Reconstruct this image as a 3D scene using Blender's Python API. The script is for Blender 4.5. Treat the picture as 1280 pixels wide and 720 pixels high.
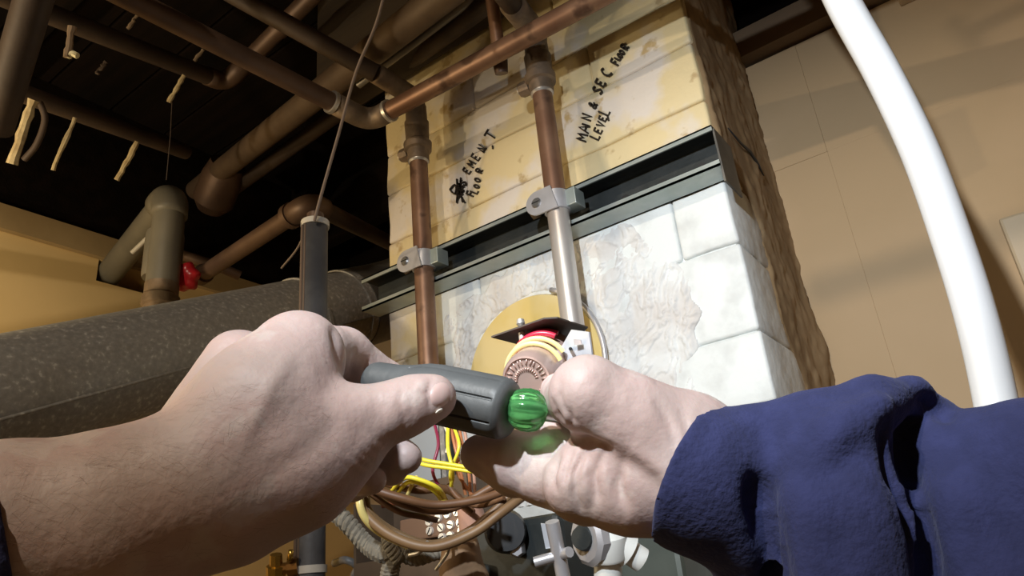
import bpy, bmesh, math, random
import numpy as np
from mathutils import Vector, Matrix

for o in list(bpy.data.objects):
    bpy.data.objects.remove(o, do_unlink=True)
random.seed(7)
rng = np.random.default_rng(7)
C = bpy.context.scene.collection

# ------------------------------------------------------------------ camera
F = 922.0
def nrm(v): return v / np.linalg.norm(v)
AX = nrm(np.array([1420, 535, 922.]))
AY = np.array([720, -322, -922.]); AY = nrm(AY - AX * AX.dot(AY))
AZ = np.cross(AX, AY)
W2C = np.array([AX, AY, AZ])            # rows: world axes written in camera axes; W2C @ cam = world
EYE = np.array([0, 0, 1.35])
cam_d = bpy.data.cameras.new('camera'); cam = bpy.data.objects.new('camera', cam_d); C.objects.link(cam)
mw = Matrix.Identity(4)
for i in range(3):
    for j in range(3): mw[i][j] = W2C[i, j]
mw.translation = Vector(EYE)
cam.matrix_world = mw
cam_d.sensor_fit = 'HORIZONTAL'; cam_d.sensor_width = 36; cam_d.lens = 36 * F / 1280
cam_d.clip_start = 0.01; cam_d.clip_end = 50
bpy.context.scene.camera = cam

# ------------------------------------------------------------------ world, lights, exposure
sc = bpy.context.scene
sc.view_settings.view_transform = 'Standard'; sc.view_settings.look = 'None'
sc.view_settings.gamma = 1; sc.view_settings.exposure = 0.0
w = bpy.data.worlds.new('world'); sc.world = w; w.use_nodes = True
w.node_tree.nodes['Background'].inputs[0].default_value = (0.9, 0.75, 0.6, 1)
w.node_tree.nodes['Background'].inputs[1].default_value = 0.02
def lamp(name, kind, loc, energy, col, size=.05, target=None, spot=None, blend=.5):
    l = bpy.data.lights.new(name, kind); l.energy = energy; l.color = col
    if kind == 'SPOT':
        l.spot_size = math.radians(spot); l.spot_blend = blend
    if kind in ('POINT', 'SPOT'): l.shadow_soft_size = size
    if kind == 'AREA': l.size = size
    o = bpy.data.objects.new(name, l); C.objects.link(o); o.location = Vector(loc) + Vector(EYE)
    if target is not None:
        o.rotation_euler = (Vector(target) - Vector(loc)).to_track_quat('-Z', 'Y').to_euler()
    return o
# cool head torch beside the camera, a warm work light at the left, a bare bulb behind the right shoulder
lamp('head_torch', 'SPOT', (-.05, -.26, .42), 54, (.84, .92, 1.0), .012, (-.22, .84, .24), 70, 1.0)
lamp('work_light', 'POINT', (-1.30, -.50, .26), 17, (1.0, .84, .58), .015)
lamp('room_bulb', 'POINT', (-.14, -.9, 1.0), 38, (1.0, .84, .64), .018)
lamp('left_bulb', 'POINT', (-1.22, .12, .45), 4.8, (1.0, .76, .42), .05)

# ------------------------------------------------------------------ helpers: pixels to points
def ray(u, v): return W2C @ np.array([u - 640, 360 - v, -F])
def onY(u, v, y): r = ray(u, v); return Vector(EYE + r * y / r[1])
def onX(u, v, x): r = ray(u, v); return Vector(EYE + r * x / r[0])
def onZ(u, v, z): r = ray(u, v); return Vector(EYE + r * z / r[2])
def D(u, v, d): return Vector(EYE + ray(u, v) * d / F)
def camxyz(u, v, d): return np.array([(u - 640) * d / F, (360 - v) * d / F, -d])

# ------------------------------------------------------------------ helpers: materials
MATS = {}
def mat(name, col, rough=.6, metal=0, col2=None, scale=8, bump=0, bscale=60, col3=None, detail=4, sss=0, sheen=0,
        trans=0, lo=.4, hi=.62, coat=0, stretch=None):
    if name in MATS: return MATS[name]
    m = bpy.data.materials.new(name); m.use_nodes = True
    nt = m.node_tree; b = nt.nodes['Principled BSDF']
    b.inputs['Base Color'].default_value = (*col, 1); b.inputs['Roughness'].default_value = rough
    b.inputs['Metallic'].default_value = metal
    if sss:
        b.inputs['Subsurface Weight'].default_value = sss
        b.inputs['Subsurface Radius'].default_value = (.012, .004, .002); b.inputs['Subsurface Scale'].default_value = .6
    if sheen:
        b.inputs['Sheen Weight'].default_value = sheen; b.inputs['Sheen Roughness'].default_value = .5
        b.inputs['Sheen Tint'].default_value = (.5, .55, .9, 1)
    if trans: b.inputs['Transmission Weight'].default_value = trans
    if coat: b.inputs['Coat Weight'].default_value = coat
    tc = nt.nodes.new('ShaderNodeTexCoord'); src = tc.outputs['Object']
    if stretch:
        mp = nt.nodes.new('ShaderNodeMapping'); mp.inputs['Scale'].default_value = stretch
        nt.links.new(src, mp.inputs['Vector']); src = mp.outputs['Vector']
    if col2:
        n = nt.nodes.new('ShaderNodeTexNoise'); n.inputs['Scale'].default_value = scale; n.inputs['Detail'].default_value = detail
        nt.links.new(src, n.inputs['Vector'])
        r = nt.nodes.new('ShaderNodeValToRGB'); r.color_ramp.elements[0].position = lo; r.color_ramp.elements[1].position = hi
        r.color_ramp.elements[0].color = (*col, 1); r.color_ramp.elements[1].color = (*col2, 1)
        if col3:
            e = r.color_ramp.elements.new((lo + hi) / 2 + .06); e.color = (*col3, 1)
        nt.links.new(n.outputs['Fac'], r.inputs['Fac']); nt.links.new(r.outputs['Color'], b.inputs['Base Color'])
    if bump:
        n2 = nt.nodes.new('ShaderNodeTexNoise'); n2.inputs['Scale'].default_value = bscale; n2.inputs['Detail'].default_value = 5
        nt.links.new(src, n2.inputs['Vector'])
        bp = nt.nodes.new('ShaderNodeBump'); bp.inputs['Strength'].default_value = bump; bp.inputs['Distance'].default_value = .002
        nt.links.new(n2.outputs['Fac'], bp.inputs['Height']); nt.links.new(bp.outputs['Normal'], b.inputs['Normal'])
    MATS[name] = m; return m

copper = mat('old_copper', (.20, .105, .065), .45, .5, (.12, .065, .042), 14, .15, 80, col3=(.26, .15, .095))
copper_dull = mat('dull_copper', (.13, .08, .055), .5, .4, (.09, .055, .04), 12, .2, 60)
copper_pale = mat('glare_toned_copper', (.62, .58, .54), .38, .55, (.36, .26, .20), 9, .15, 80, stretch=(1, 1, .3))  # copper with the glare on the lower right riser put into its colour
solder = mat('solder', (.55, .52, .48), .4, .7)
bronze = mat('cast_bronze', (.16, .12, .085), .55, .45, (.26, .19, .13), 30, .5, 90)
darkpipe = mat('dark_iron', (.05, .034, .026), .6, .2, (.075, .05, .035), 10, .3, 60)
tanpipe = mat('tan_iron', (.14, .095, .06), .6, .2, (.09, .06, .04), 10, .3, 60)
galv = mat('galvanized_duct', (.24, .235, .225), .5, .2, (.50, .49, .47), 150, .15, 160, col3=(.31, .30, .285), detail=8, lo=.38, hi=.7)
galv_dark = mat('galvanized_dark', (.10, .095, .085), .5, .5, (.15, .14, .12), 25, .1, 60)
strutm = mat('strut_metal', (.34, .39, .37), .4, .5, (.42, .46, .44), 20, .1, 80)
zinc = mat('zinc_clamp', (.56, .55, .57), .4, .5, (.46, .45, .46), 25, .15, 80)
greypvc = mat('grey_drain_pipe', (.13, .12, .095), .5, 0, (.17, .155, .12), 8, .1, 50)
redp = mat('red_plastic', (.55, .02, .03), .3, 0)
foam = mat('pipe_foam', (.055, .055, .06), .6, 0, (.08, .08, .085), 30, .3, 150)
foam_in = mat('foam_slit_lining', (.17, .12, .09), .6)
white = mat('white_hose', (.66, .67, .69), .35, 0, (.62, .63, .64), 6, .03, 30)
tie = mat('pale_tie', (.55, .52, .46), .5)
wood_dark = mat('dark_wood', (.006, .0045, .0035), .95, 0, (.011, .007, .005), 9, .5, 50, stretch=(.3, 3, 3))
wood_trim = mat('brown_trim', (.20, .135, .08), .7, 0, (.16, .11, .065), 5, .3, 50)
lath = mat('pale_splinter', (.52, .42, .24), .8, 0, (.36, .27, .14), 60, .6, 100)
black = mat('black_rubber', (.012, .012, .013), .5)
ink = mat('marker_ink', (.02, .013, .008), .6)
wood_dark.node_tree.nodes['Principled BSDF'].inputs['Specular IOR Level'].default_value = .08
wall_y = mat('wall_cream_paint', (.68, .50, .24), .7, 0, (.64, .47, .22), 3, .15, 40)
wall_t = mat('wall_tan_paint', (.47, .33, .19), .75, 0, (.43, .30, .165), 3, .25, 40)
wall_cap = mat('wall_plate_wood', (.36, .26, .13), .75, 0, (.30, .21, .10), 6, .3, 40)
floor_m = mat('concrete_floor', (.16, .15, .13), .85, 0, (.12, .11, .10), 5, .4, 40)
switch_m = mat('beige_plate', (.46, .36, .23), .5)
skin = mat('skin', (.52, .405, .37), .55, 0, (.62, .50, .46), 34, .22, 260, col3=(.57, .42, .385), sss=.10, detail=8)
nailm = mat('nail', (.68, .49, .45), .3, 0, sss=.1)
nail_tip = mat('nail_tip', (.85, .80, .70), .35)
hairm = mat('arm_hair', (.26, .18, .145), .6)
navy = mat('navy_fleece', (.021, .026, .088), .95, 0, (.027, .033, .110), 90, .5, 420, sheen=.1)
handle_m = mat('grey_rubber_grip', (.085, .09, .09), .5, 0, (.10, .105, .105), 40, .15, 200)
green = mat('green_plastic', (.22, .85, .28), .10, 0, trans=.85)
steel = mat('steel', (.5, .5, .5), .3, .9)
disc_m = mat('copper_cap', (.66, .45, .38), .34, .45, (.58, .42, .36), 50, .2, 90)
plate_m = mat('bracket_plate', (.14, .115, .10), .42, .6, (.10, .085, .075), 30, .1, 60)
bracket_m = mat('bracket_light', (.62, .66, .72), .35, .4)
yel = mat('yellow_wire', (.85, .72, .05), .35)
yel2 = mat('pale_yellow_wire', (.72, .60, .22), .35)
redw = mat('red_wire', (.50, .02, .05), .35)
orw = mat('orange_wire', (.45, .17, .07), .4)
brnw = mat('brown_cable', (.12, .055, .025), .5, 0, (.17, .08, .035), 20, .1, 60)
tancable = mat('tan_cable', (.22, .13, .06), .5, 0, (.15, .08, .035), 20, .1, 60)
ropem = mat('grey_rope', (.23, .21, .17), .9, 0, (.17, .155, .125), 60, .5, 200)
boxm = mat('brown_box_metal', (.13, .09, .06), .6, .2, (.09, .065, .045), 15, .2, 60)
greypanel = mat('grey_panel', (.42, .45, .47), .5)
brass = mat('brass', (.62, .38, .08), .25, .9)
darkmetal = mat('dark_casting', (.016, .020, .020), .55, .2, (.028, .032, .032), 20, .3, 80)
screwm = mat('bright_screw', (.80, .78, .74), .3, .35)
pvcw = mat('white_fitting', (.72, .72, .68), .4)
paper = mat('brown_paper', (.34, .22, .12), .8, 0, (.26, .16, .09), 20, .4, 60)
pinkwood = mat('pink_wrap', (.5, .28, .2), .6)

def chimney_material():
    m = bpy.data.materials.new('painted_block'); m.use_nodes = True; nt = m.node_tree; L = nt.links.new
    b = nt.nodes['Principled BSDF']; b.inputs['Roughness'].default_value = .62
    tc = nt.nodes.new('ShaderNodeTexCoord'); sx = nt.nodes.new('ShaderNodeSeparateXYZ'); L(tc.outputs['Object'], sx.inputs[0])
    def noise(s, d=4):
        n = nt.nodes.new('ShaderNodeTexNoise'); n.inputs['Scale'].default_value = s; n.inputs['Detail'].default_value = d
        L(tc.outputs['Object'], n.inputs['Vector']); return n.outputs['Fac']
    def math_(op, a, b_, clamp=False):
        n = nt.nodes.new('ShaderNodeMath'); n.operation = op; n.use_clamp = clamp
        for i, x in enumerate((a, b_)):
            if isinstance(x, (int, float)): n.inputs[i].default_value = x
            else: L(x, n.inputs[i])
        return n.outputs[0]
    def mix(f, a, c):
        n = nt.nodes.new('ShaderNodeMix'); n.data_type = 'RGBA'; L(f, n.inputs[0])
        for i, x in ((6, a), (7, c)):
            if isinstance(x, tuple): n.inputs[i].default_value = (*x, 1)
            else: L(x, n.inputs[i])
        return n.outputs[2]
    def step(x, at, width): return math_('MULTIPLY', math_('SUBTRACT', x, at), 1 / width, True)
    up = mix(step(noise(9), .47, .12), (.68, .56, .32), (.67, .61, .54))
    up = mix(step(noise(30, 6), .60, .08), up, (.46, .34, .17))
    wht = mix(step(noise(20, 6), .5, .15), (.72, .75, .74), (.60, .62, .61))
    nz = math_('MULTIPLY', math_('SUBTRACT', noise(14), .5), .12)
    # white parging: lower right part of the face and the front of the side
    zc = step(math_('MULTIPLY', math_('ADD', sx.outputs[2], nz), -1), -(1.35 + .512), .012)
    xc = step(math_('ADD', sx.outputs[0], nz), -.765, .03)
    low = math_('MULTIPLY', zc, xc, True)
    frontc = mix(low, up, wht)
    brown = mix(step(noise(12, 5), .45, .15), (.33, .20, .08), (.20, .12, .05))
    sidec = step(math_('ADD', math_('ADD', sx.outputs[1], nz), math_('MULTIPLY', sx.outputs[2], .12)), .97 + 1.8 * .12 - .03, .04)
    highside = math_('MULTIPLY', step(sx.outputs[1], .885, .01), step(sx.outputs[2], 1.35 + .50, .04), True)
    tanside = mix(step(noise(18, 5), .45, .15), (.42, .29, .14), (.32, .21, .10))
    c = mix(highside, frontc, tanside)
    c = mix(sidec, c, brown)
    L(c, b.inputs['Base Color'])
    bp = nt.nodes.new('ShaderNodeBump'); bp.inputs['Strength'].default_value = .45; bp.inputs['Distance'].default_value = .004
    L(noise(42, 6), bp.inputs['Height']); L(bp.outputs['Normal'], b.inputs['Normal'])
    return m
blockm = chimney_material()
parge = mat('rough_parging', (.70, .71, .70), .8, 0, (.60, .575, .55), 14, .5, 120, detail=6)
patchm = mat('yellow_flue_cover', (.66, .49, .15), .45, 0, (.72, .58, .28), 9, .2, 30)

# ------------------------------------------------------------------ helpers: objects
def link(name, me, m=None, parent=None, smooth=True):
    o = bpy.data.objects.new(name, me); C.objects.link(o)
    if m: me.materials.append(m)
    if parent: o.parent = parent; o.matrix_parent_inverse = Matrix.Translation(-parent.location)
    if smooth:
        for p in me.polygons: p.use_smooth = True
    return o
def obj(name, bm, m=None, parent=None, smooth=True, auto=None):
    me = bpy.data.meshes.new(name)
    bmesh.ops.recalc_face_normals(bm, faces=bm.faces)
    if auto:
        for e in bm.edges:
            if len(e.link_faces) == 2 and e.calc_face_angle(0) > math.radians(auto): e.smooth = False
    bm.to_mesh(me); bm.free()
    return link(name, me, m, parent, smooth)
def thing(name, label, cat, loc, group=None):
    o = bpy.data.objects.new(name, None); C.objects.link(o); o.location = loc; o.empty_display_size = .02
    return tag(o, label, cat, group)
def tag(o, label, cat, group=None):
    o['label'] = label; o['category'] = cat
    if group: o['group'] = group
    return o
def struct(o): o['kind'] = 'structure'; return o

def box(bm, x0, x1, y0, y1, z0, z1, bev=0, jit=0):
    r = bmesh.ops.create_cube(bm, size=1)
    for v in r['verts']:
        v.co = Vector(((x0 + x1) / 2 + v.co.x * (x1 - x0), (y0 + y1) / 2 + v.co.y * (y1 - y0), (z0 + z1) / 2 + v.co.z * (z1 - z0)))
    if bev:
        es = {e for v in r['verts'] for e in v.link_edges}
        bmesh.ops.bevel(bm, geom=list(es), offset=bev, segments=2, profile=.5, affect='EDGES')
    return bm
def frames(pts):
    ts = []
    for i in range(len(pts)):
        a = pts[max(0, i - 1)]; b = pts[min(len(pts) - 1, i + 1)]; ts.append((b - a).normalized())
    up = Vector((0, 0, 1)) if abs(ts[0].z) < .9 else Vector((1, 0, 0))
    nn = (up - ts[0] * up.dot(ts[0])).normalized(); out = []
    for t in ts:
        nn = (nn - t * nn.dot(t)).normalized(); out.append((t, nn, t.cross(nn)))
    return out
def catmull(pts, k=8):
    P = [Vector(p) for p in pts]
    if len(P) < 3: return P
    P = [P[0] * 2 - P[1]] + P + [P[-1] * 2 - P[-2]]; out = []
    for i in range(1, len(P) - 2):
        for j in range(k):
            t = j / k
            out.append(.5 * ((2 * P[i]) + (P[i + 1] - P[i - 1]) * t + (2 * P[i - 1] - 5 * P[i] + 4 * P[i + 1] - P[i + 2]) * t * t
                             + (3 * P[i] - P[i - 1] - 3 * P[i + 1] + P[i + 2]) * t ** 3))
    out.append(P[-2]); return out
def tube(bm, pts, rad, seg=20, caps=True):
    pts = [Vector(p) for p in pts]
    if not hasattr(rad, '__len__'): rad = [rad] * len(pts)
    fr = frames(pts); rings = []
    for p, r, (t, a, b) in zip(pts, rad, fr):
        rings.append([bm.verts.new(p + (a * math.cos(q) + b * math.sin(q)) * r) for q in [2 * math.pi * i / seg for i in range(seg)]])
    for r0, r1 in zip(rings, rings[1:]):
        for i in range(seg): bm.faces.new((r0[i], r0[(i + 1) % seg], r1[(i + 1) % seg], r1[i]))
    if caps:
        bm.faces.new(rings[0][::-1]); bm.faces.new(rings[-1])
    return bm
def T(name, pts, rad, m, parent=None, seg=20, caps=True, auto=40):
    bm = bmesh.new(); tube(bm, pts, rad, seg, caps); return obj(name, bm, m, parent, auto=auto)
def lathe(name, a, b, prof, m, parent=None, seg=28):
    """profile: (position 0..1 along a-b, radius) pairs"""
    a = Vector(a); b = Vector(b)
    pts = [a.lerp(b, t) for t, r in prof]; d = (b - a).normalized()
    up = Vector((0, 0, 1)) if abs(d.z) < .9 else Vector((1, 0, 0)); n1 = (up - d * up.dot(d)).normalized(); n2 = d.cross(n1)
    bm = bmesh.new(); rings = []
    for p, (t, r) in zip(pts, prof):
        rings.append([bm.verts.new(p + (n1 * math.cos(q) + n2 * math.sin(q)) * max(r, 1e-5)) for q in [2 * math.pi * i / seg for i in range(seg)]])
    for r0, r1 in zip(rings, rings[1:]):
        for i in range(seg): bm.faces.new((r0[i], r0[(i + 1) % seg], r1[(i + 1) % seg], r1[i]))
    bm.faces.new(rings[0][::-1]); bm.faces.new(rings[-1])
    return obj(name, bm, m, parent, auto=32)
def elbow_pts(a, c, b, rr, k=10):
    """a -> corner c -> b with a rounded corner of radius rr"""
    a, b, c = Vector(a), Vector(b), Vector(c)
    p = c + (a - c).normalized() * rr; q = c + (b - c).normalized() * rr
    return [p.lerp(c, t).lerp(c.lerp(q, t), t) for t in [i / k for i in range(k + 1)]]
def poly(name, pts, thick, m, parent=None):
    """a flat plate through 3D points given thickness along its normal"""
    bm = bmesh.new(); pts = [Vector(p) for p in pts]
    n = (pts[1] - pts[0]).cross(pts[2] - pts[0]).normalized() * thick
    t = [bm.verts.new(p) for p in pts]; b = [bm.verts.new(p + n) for p in pts]
    bm.faces.new(t); bm.faces.new(b[::-1])
    for i in range(len(t)): bm.faces.new((t[i], b[i], b[(i + 1) % len(t)], t[(i + 1) % len(t)]))
    return obj(name, bm, m, parent, smooth=False)

# value noise in numpy for real relief
_tab = rng.random((64, 64, 64))
def vnoise(p, s):
    q = p * s; i = np.floor(q).astype(int); f = q - i; f = f * f * (3 - 2 * f); r = 0
    for a in (0, 1):
        for b in (0, 1):
            for c in (0, 1):
                w_ = (f[:, 0] if a else 1 - f[:, 0]) * (f[:, 1] if b else 1 - f[:, 1]) * (f[:, 2] if c else 1 - f[:, 2])
                r = r + w_ * _tab[(i[:, 0] + a) % 64, (i[:, 1] + b) % 64, (i[:, 2] + c) % 64]
    return r - .5
def fbm(p, s, o=4):
    r = 0
    for k in range(o): r = r + vnoise(p + 3.1 * k, s * 2 ** k) / 2 ** k
    return r

# ------------------------------------------------------------------ helpers: smooth bodies (implicit surface, meshed)
def surface_nets(fn, lo, hi, h):
    n = np.ceil((hi - lo) / h).astype(int) + 1
    g = [lo[i] + h * np.arange(n[i]) for i in range(3)]
    P = np.stack(np.meshgrid(*g, indexing='ij'), -1).reshape(-1, 3)
    V = fn(P).reshape(n).astype(np.float32)
    s = V < 0
    nx, ny, nz = n - 1
    cnt = np.zeros((nx, ny, nz), np.int8); acc = np.zeros((nx, ny, nz, 3)); num = np.zeros((nx, ny, nz))
    corners = [(a, b, c) for a in (0, 1) for b in (0, 1) for c in (0, 1)]
    for c in corners: cnt += s[c[0]:c[0] + nx, c[1]:c[1] + ny, c[2]:c[2] + nz]
    active = (cnt > 0) & (cnt < 8)
    for ax in range(3):
        for c in corners:
            if c[ax]: continue
            d = list(c); d[ax] = 1
            v0 = V[c[0]:c[0] + nx, c[1]:c[1] + ny, c[2]:c[2] + nz]; v1 = V[d[0]:d[0] + nx, d[1]:d[1] + ny, d[2]:d[2] + nz]
            x = (v0 < 0) != (v1 < 0)
            t = np.where(x, v0 / np.where(x, v0 - v1, 1), 0)
            for k in range(3): acc[..., k] += np.where(x, (c[k] + (t if k == ax else 0)), 0)
            num += x
    idx = -np.ones((nx, ny, nz), int); idx[active] = np.arange(active.sum())
    cell = np.argwhere(active); vs = lo + h * (cell + acc[active] / num[active][:, None])
    faces = []
    for ax in range(3):
        b, c = [(1, 2), (2, 0), (0, 1)][ax]
        sl0 = [slice(0, n[0]), slice(0, n[1]), slice(0, n[2])]; sl0[ax] = slice(0, n[ax] - 1)
        sl1 = list(sl0); sl1[ax] = slice(1, n[ax])
        x = s[tuple(sl0)] != s[tuple(sl1)]
        e = np.argwhere(x); e = e[(e[:, b] > 0) & (e[:, c] > 0) & (e[:, b] < n[b] - 1) & (e[:, c] < n[c] - 1)]
        ins = s[e[:, 0], e[:, 1], e[:, 2]]
        def ix(db, dc):
            q = e.copy(); q[:, b] += db; q[:, c] += dc; return idx[q[:, 0], q[:, 1], q[:, 2]]
        quad = np.stack([ix(-1, -1), ix(0, -1), ix(0, 0), ix(-1, 0)], 1)
        quad[~ins] = quad[~ins][:, ::-1]
        faces.append(quad)
    return vs, np.concatenate(faces)

class Body:
    """round cones blended smoothly; points are (pixel u, pixel v, depth m, radius px) in the camera's frame"""
    def __init__(s): s.items = []; s.creases = []; s.cuts = []; s.planes = []
    def chain(s, pts, k=.008):
        q = [(camxyz(u, v, d), r * d / F) for u, v, d, r in pts]
        for a, b in zip(q, q[1:]): s.items.append((a[0], b[0], a[1], b[1], k, 1))
    def cut(s, pts):
        q = [(camxyz(u, v, d), r * d / F) for u, v, d, r in pts]
        for a, b in zip(q, q[1:]): s.cuts.append((a[0], b[0], a[1], b[1]))
    def crease(s, pts, depth, width): s.creases.append((pts, depth, width))
    def f(s, P):
        r = None
        for a, b, ra, rb, k, sg in s.items:
            ab = b - a; t = np.clip(((P - a) @ ab) / (ab @ ab), 0, 1)
            d = np.linalg.norm(P - a - t[:, None] * ab, axis=1) - (ra + (rb - ra) * t)
            if r is None: r = d
            else:
                h = np.clip(.5 + .5 * (r - d) / k, 0, 1); r = r * (1 - h) + d * h - k * h * (1 - h)
        for a, b, ra, rb in s.cuts:
            ab = b - a; t = np.clip(((P - a) @ ab) / (ab @ ab), 0, 1)
            d = (ra + (rb - ra) * t) - np.linalg.norm(P - a - t[:, None] * ab, axis=1); k = .004
            h = np.clip(.5 + .5 * (d - r) / k, 0, 1); r = r * (1 - h) + d * h + k * h * (1 - h)
        for p0, n in s.planes: r = np.maximum(r, (p0 - P) @ n)
        return r
    def bounds(s):
        lo = np.min([np.minimum(a - ra, b - rb) for a, b, ra, rb, *_ in s.items], 0) - .006
        hi = np.max([np.maximum(a + ra, b + rb) for a, b, ra, rb, *_ in s.items], 0) + .006
        return lo, hi
    def mesh(s, h, relief=None, clipx=None, smooth=2):
        lo, hi = s.bounds()
        if clipx: lo[0] = max(lo[0], clipx[0]); hi[0] = min(hi[0], clipx[1])
        def fn(P):
            v = s.f(P)
            if clipx:
                v = np.maximum(v, clipx[0] + .004 - P[:, 0]); v = np.maximum(v, P[:, 0] - clipx[1] + .004)
            return v
        vs, fc = surface_nets(fn, lo, hi, h)
        e = .0012; g = np.stack([s.f(vs + e * np.eye(3)[k]) - s.f(vs - e * np.eye(3)[k]) for k in range(3)], 1)
        nn = g / (np.linalg.norm(g, axis=1)[:, None] + 1e-9)
        # creases and ridges: worked into the side that faces the eye
        u = 640 + F * vs[:, 0] / -vs[:, 2]; v = 360 - F * vs[:, 1] / -vs[:, 2]
        face = np.clip((nn * (-vs / np.linalg.norm(vs, axis=1)[:, None])).sum(1) * 2.5, 0, 1)
        off = np.zeros(len(vs))
        for pts, depth, width in s.creases:
            best = np.full(len(vs), 1e9); tt = np.zeros(len(vs)); m_ = len(pts) - 1
            for i, (p, q) in enumerate(zip(pts, pts[1:])):
                dx, dy = q[0] - p[0], q[1] - p[1]; t = np.clip(((u - p[0]) * dx + (v - p[1]) * dy) / (dx * dx + dy * dy), 0, 1)
                d = np.hypot(u - p[0] - t * dx, v - p[1] - t * dy); c = d < best
                best = np.where(c, d, best); tt = np.where(c, (i + t) / m_, tt)
            off += depth * np.exp(-(best / width) ** 2) * (np.sin(np.pi * np.clip(tt, 0, 1)) ** .5 * .8 + .2) * face
        if relief: off += relief(vs, u, v)
        vs = vs + nn * off[:, None]
        for _ in range(smooth):
            a_ = np.zeros_like(vs); n_ = np.zeros(len(vs))
            for p, q in ((0, 1), (1, 2), (2, 3), (3, 0)):
                for x, y_ in ((p, q), (q, p)):
                    for k in range(3): a_[:, k] += np.bincount(fc[:, x], vs[fc[:, y_], k], len(vs))
                    n_ += np.bincount(fc[:, x], minlength=len(vs))
            vs = vs * .4 + .6 * a_ / n_[:, None]
        return vs, fc
    def surf(s, u, v):
        """first point of the surface along the eye's ray"""
        d0 = np.array([(u - 640) / F, (360 - v) / F, -1.]); L = np.linalg.norm(d0); d = .15
        for _ in range(160):
            q = s.f((d0 * d)[None])[0]
            if q < .0001: break
            d += q * .8 / L
            if d > .8: return None
        return d0 * d
def c2w(v): return EYE + v @ W2C.T
def body_obj(name, vs, fc, m, parent):
    me = bpy.data.meshes.new(name); me.from_pydata(c2w(vs).tolist(), [], fc.tolist()); me.update()
    return link(name, me, m, parent)

# ------------------------------------------------------------------ the setting
def Zr(z): return 1.35 + z
bm = bmesh.new(); box(bm, -1.8, 2.4, -2.4, 2.0, -.1, 0); struct(obj('floor', bm, floor_m, smooth=False))
bm = bmesh.new(); box(bm, -1.8, -1.6, -2.4, 1.8, 0, Zr(.80)); box(bm, -1.8, -1.6, -2.4, 1.8, Zr(.80), Zr(1.25))
bm.free(); bm = bmesh.new()
# left wall with a rough square hole for the drain pipe
hp = onX(148, 335, -1.6); hy0, hy1, hz0, hz1 = hp.y - .045, hp.y + .12, hp.z - .045, hp.z + .055
for a in ((-2.4, hy0, 0, Zr(.80)), (hy1, 1.8, 0, Zr(.80)), (hy0, hy1, 0, hz0), (hy0, hy1, min(hz1, Zr(.799)), Zr(.80))):
    box(bm, -1.8, -1.6, *a)
wl = struct(obj('wall_left', bm, wall_y, smooth=False))
bm = bmesh.new(); box(bm, -1.8, -1.585, -2.4, 1.8, Zr(.80), Zr(.855)); struct(obj('trim_1', bm, wall_cap, smooth=False))
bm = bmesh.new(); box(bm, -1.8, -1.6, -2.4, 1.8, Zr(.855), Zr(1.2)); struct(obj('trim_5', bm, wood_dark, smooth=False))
bm = bmesh.new(); box(bm, -1.8, -.84, 1.5, 1.7, 0, Zr(.80)); struct(obj('wall_back_left', bm, mat('wall_beige', (.40, .30, .20), .75, 0, (.36, .27, .17), 4, .2, 40), smooth=False))
wb = bpy.data.objects.new('wall_back', None); C.objects.link(wb); wb.location = (.8, 1.15, 0); struct(wb)
bm = bmesh.new(); box(bm, -.84, 2.4, 1.165, 1.35, 0, Zr(.84)); o = obj('mortar_bed', bm, wall_t, wb, smooth=False)
# panels of the tan wall, thin joints
xs = [-.84, -.145, .26, .67, 1.1, 1.6, 2.4]; zs = [0, .7, 1.35, Zr(.622), Zr(.84)]
for i in range(len(xs) - 1):
    for j in range(len(zs) - 1):
        bm = bmesh.new(); g = .00003
        box(bm, xs[i] + g, xs[i + 1] - g, 1.15 + random.uniform(-.0006, .0006), 1.17, zs[j] + g, zs[j + 1] - g, .0005)
        obj('panel', bm, wall_t, wb, smooth=False)
bm = bmesh.new(); box(bm, -.235, 2.4, 1.12, 1.35, Zr(.845), Zr(.90)); struct(obj('trim_2', bm, wood_trim, smooth=False))
bm = bmesh.new(); box(bm, .02, 2.4, 1.128, 1.15, Zr(.818), Zr(.845), .003); struct(obj('trim_3', bm, wall_t, smooth=False))
bm = bmesh.new(); box(bm, 2.2, 2.4, -2.4, 1.15, 0, Zr(1.2)); struct(obj('wall_right', bm, wall_t, smooth=False))
bm = bmesh.new(); box(bm, -1.8, 2.4, -2.5, -2.4, 0, Zr(1.2)); struct(obj('wall_front', bm, wall_t, smooth=False))
ce = bpy.data.objects.new('ceiling', None); C.objects.link(ce); ce.location = (0, 0, Zr(1.2)); struct(ce)
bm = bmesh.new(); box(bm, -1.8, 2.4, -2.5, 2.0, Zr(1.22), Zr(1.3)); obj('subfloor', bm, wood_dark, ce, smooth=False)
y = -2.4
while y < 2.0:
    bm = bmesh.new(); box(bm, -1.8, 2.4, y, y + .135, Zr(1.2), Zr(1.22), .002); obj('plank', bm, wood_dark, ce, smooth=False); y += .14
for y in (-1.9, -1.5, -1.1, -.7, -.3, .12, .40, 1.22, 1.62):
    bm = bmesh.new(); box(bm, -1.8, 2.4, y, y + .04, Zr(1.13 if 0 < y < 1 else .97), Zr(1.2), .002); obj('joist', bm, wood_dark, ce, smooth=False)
bm = bmesh.new(); box(bm, -1.8, 2.4, 1.45, 1.55, Zr(.80), Zr(1.2)); obj('rim_joist', bm, wood_dark, ce, smooth=False)

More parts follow.
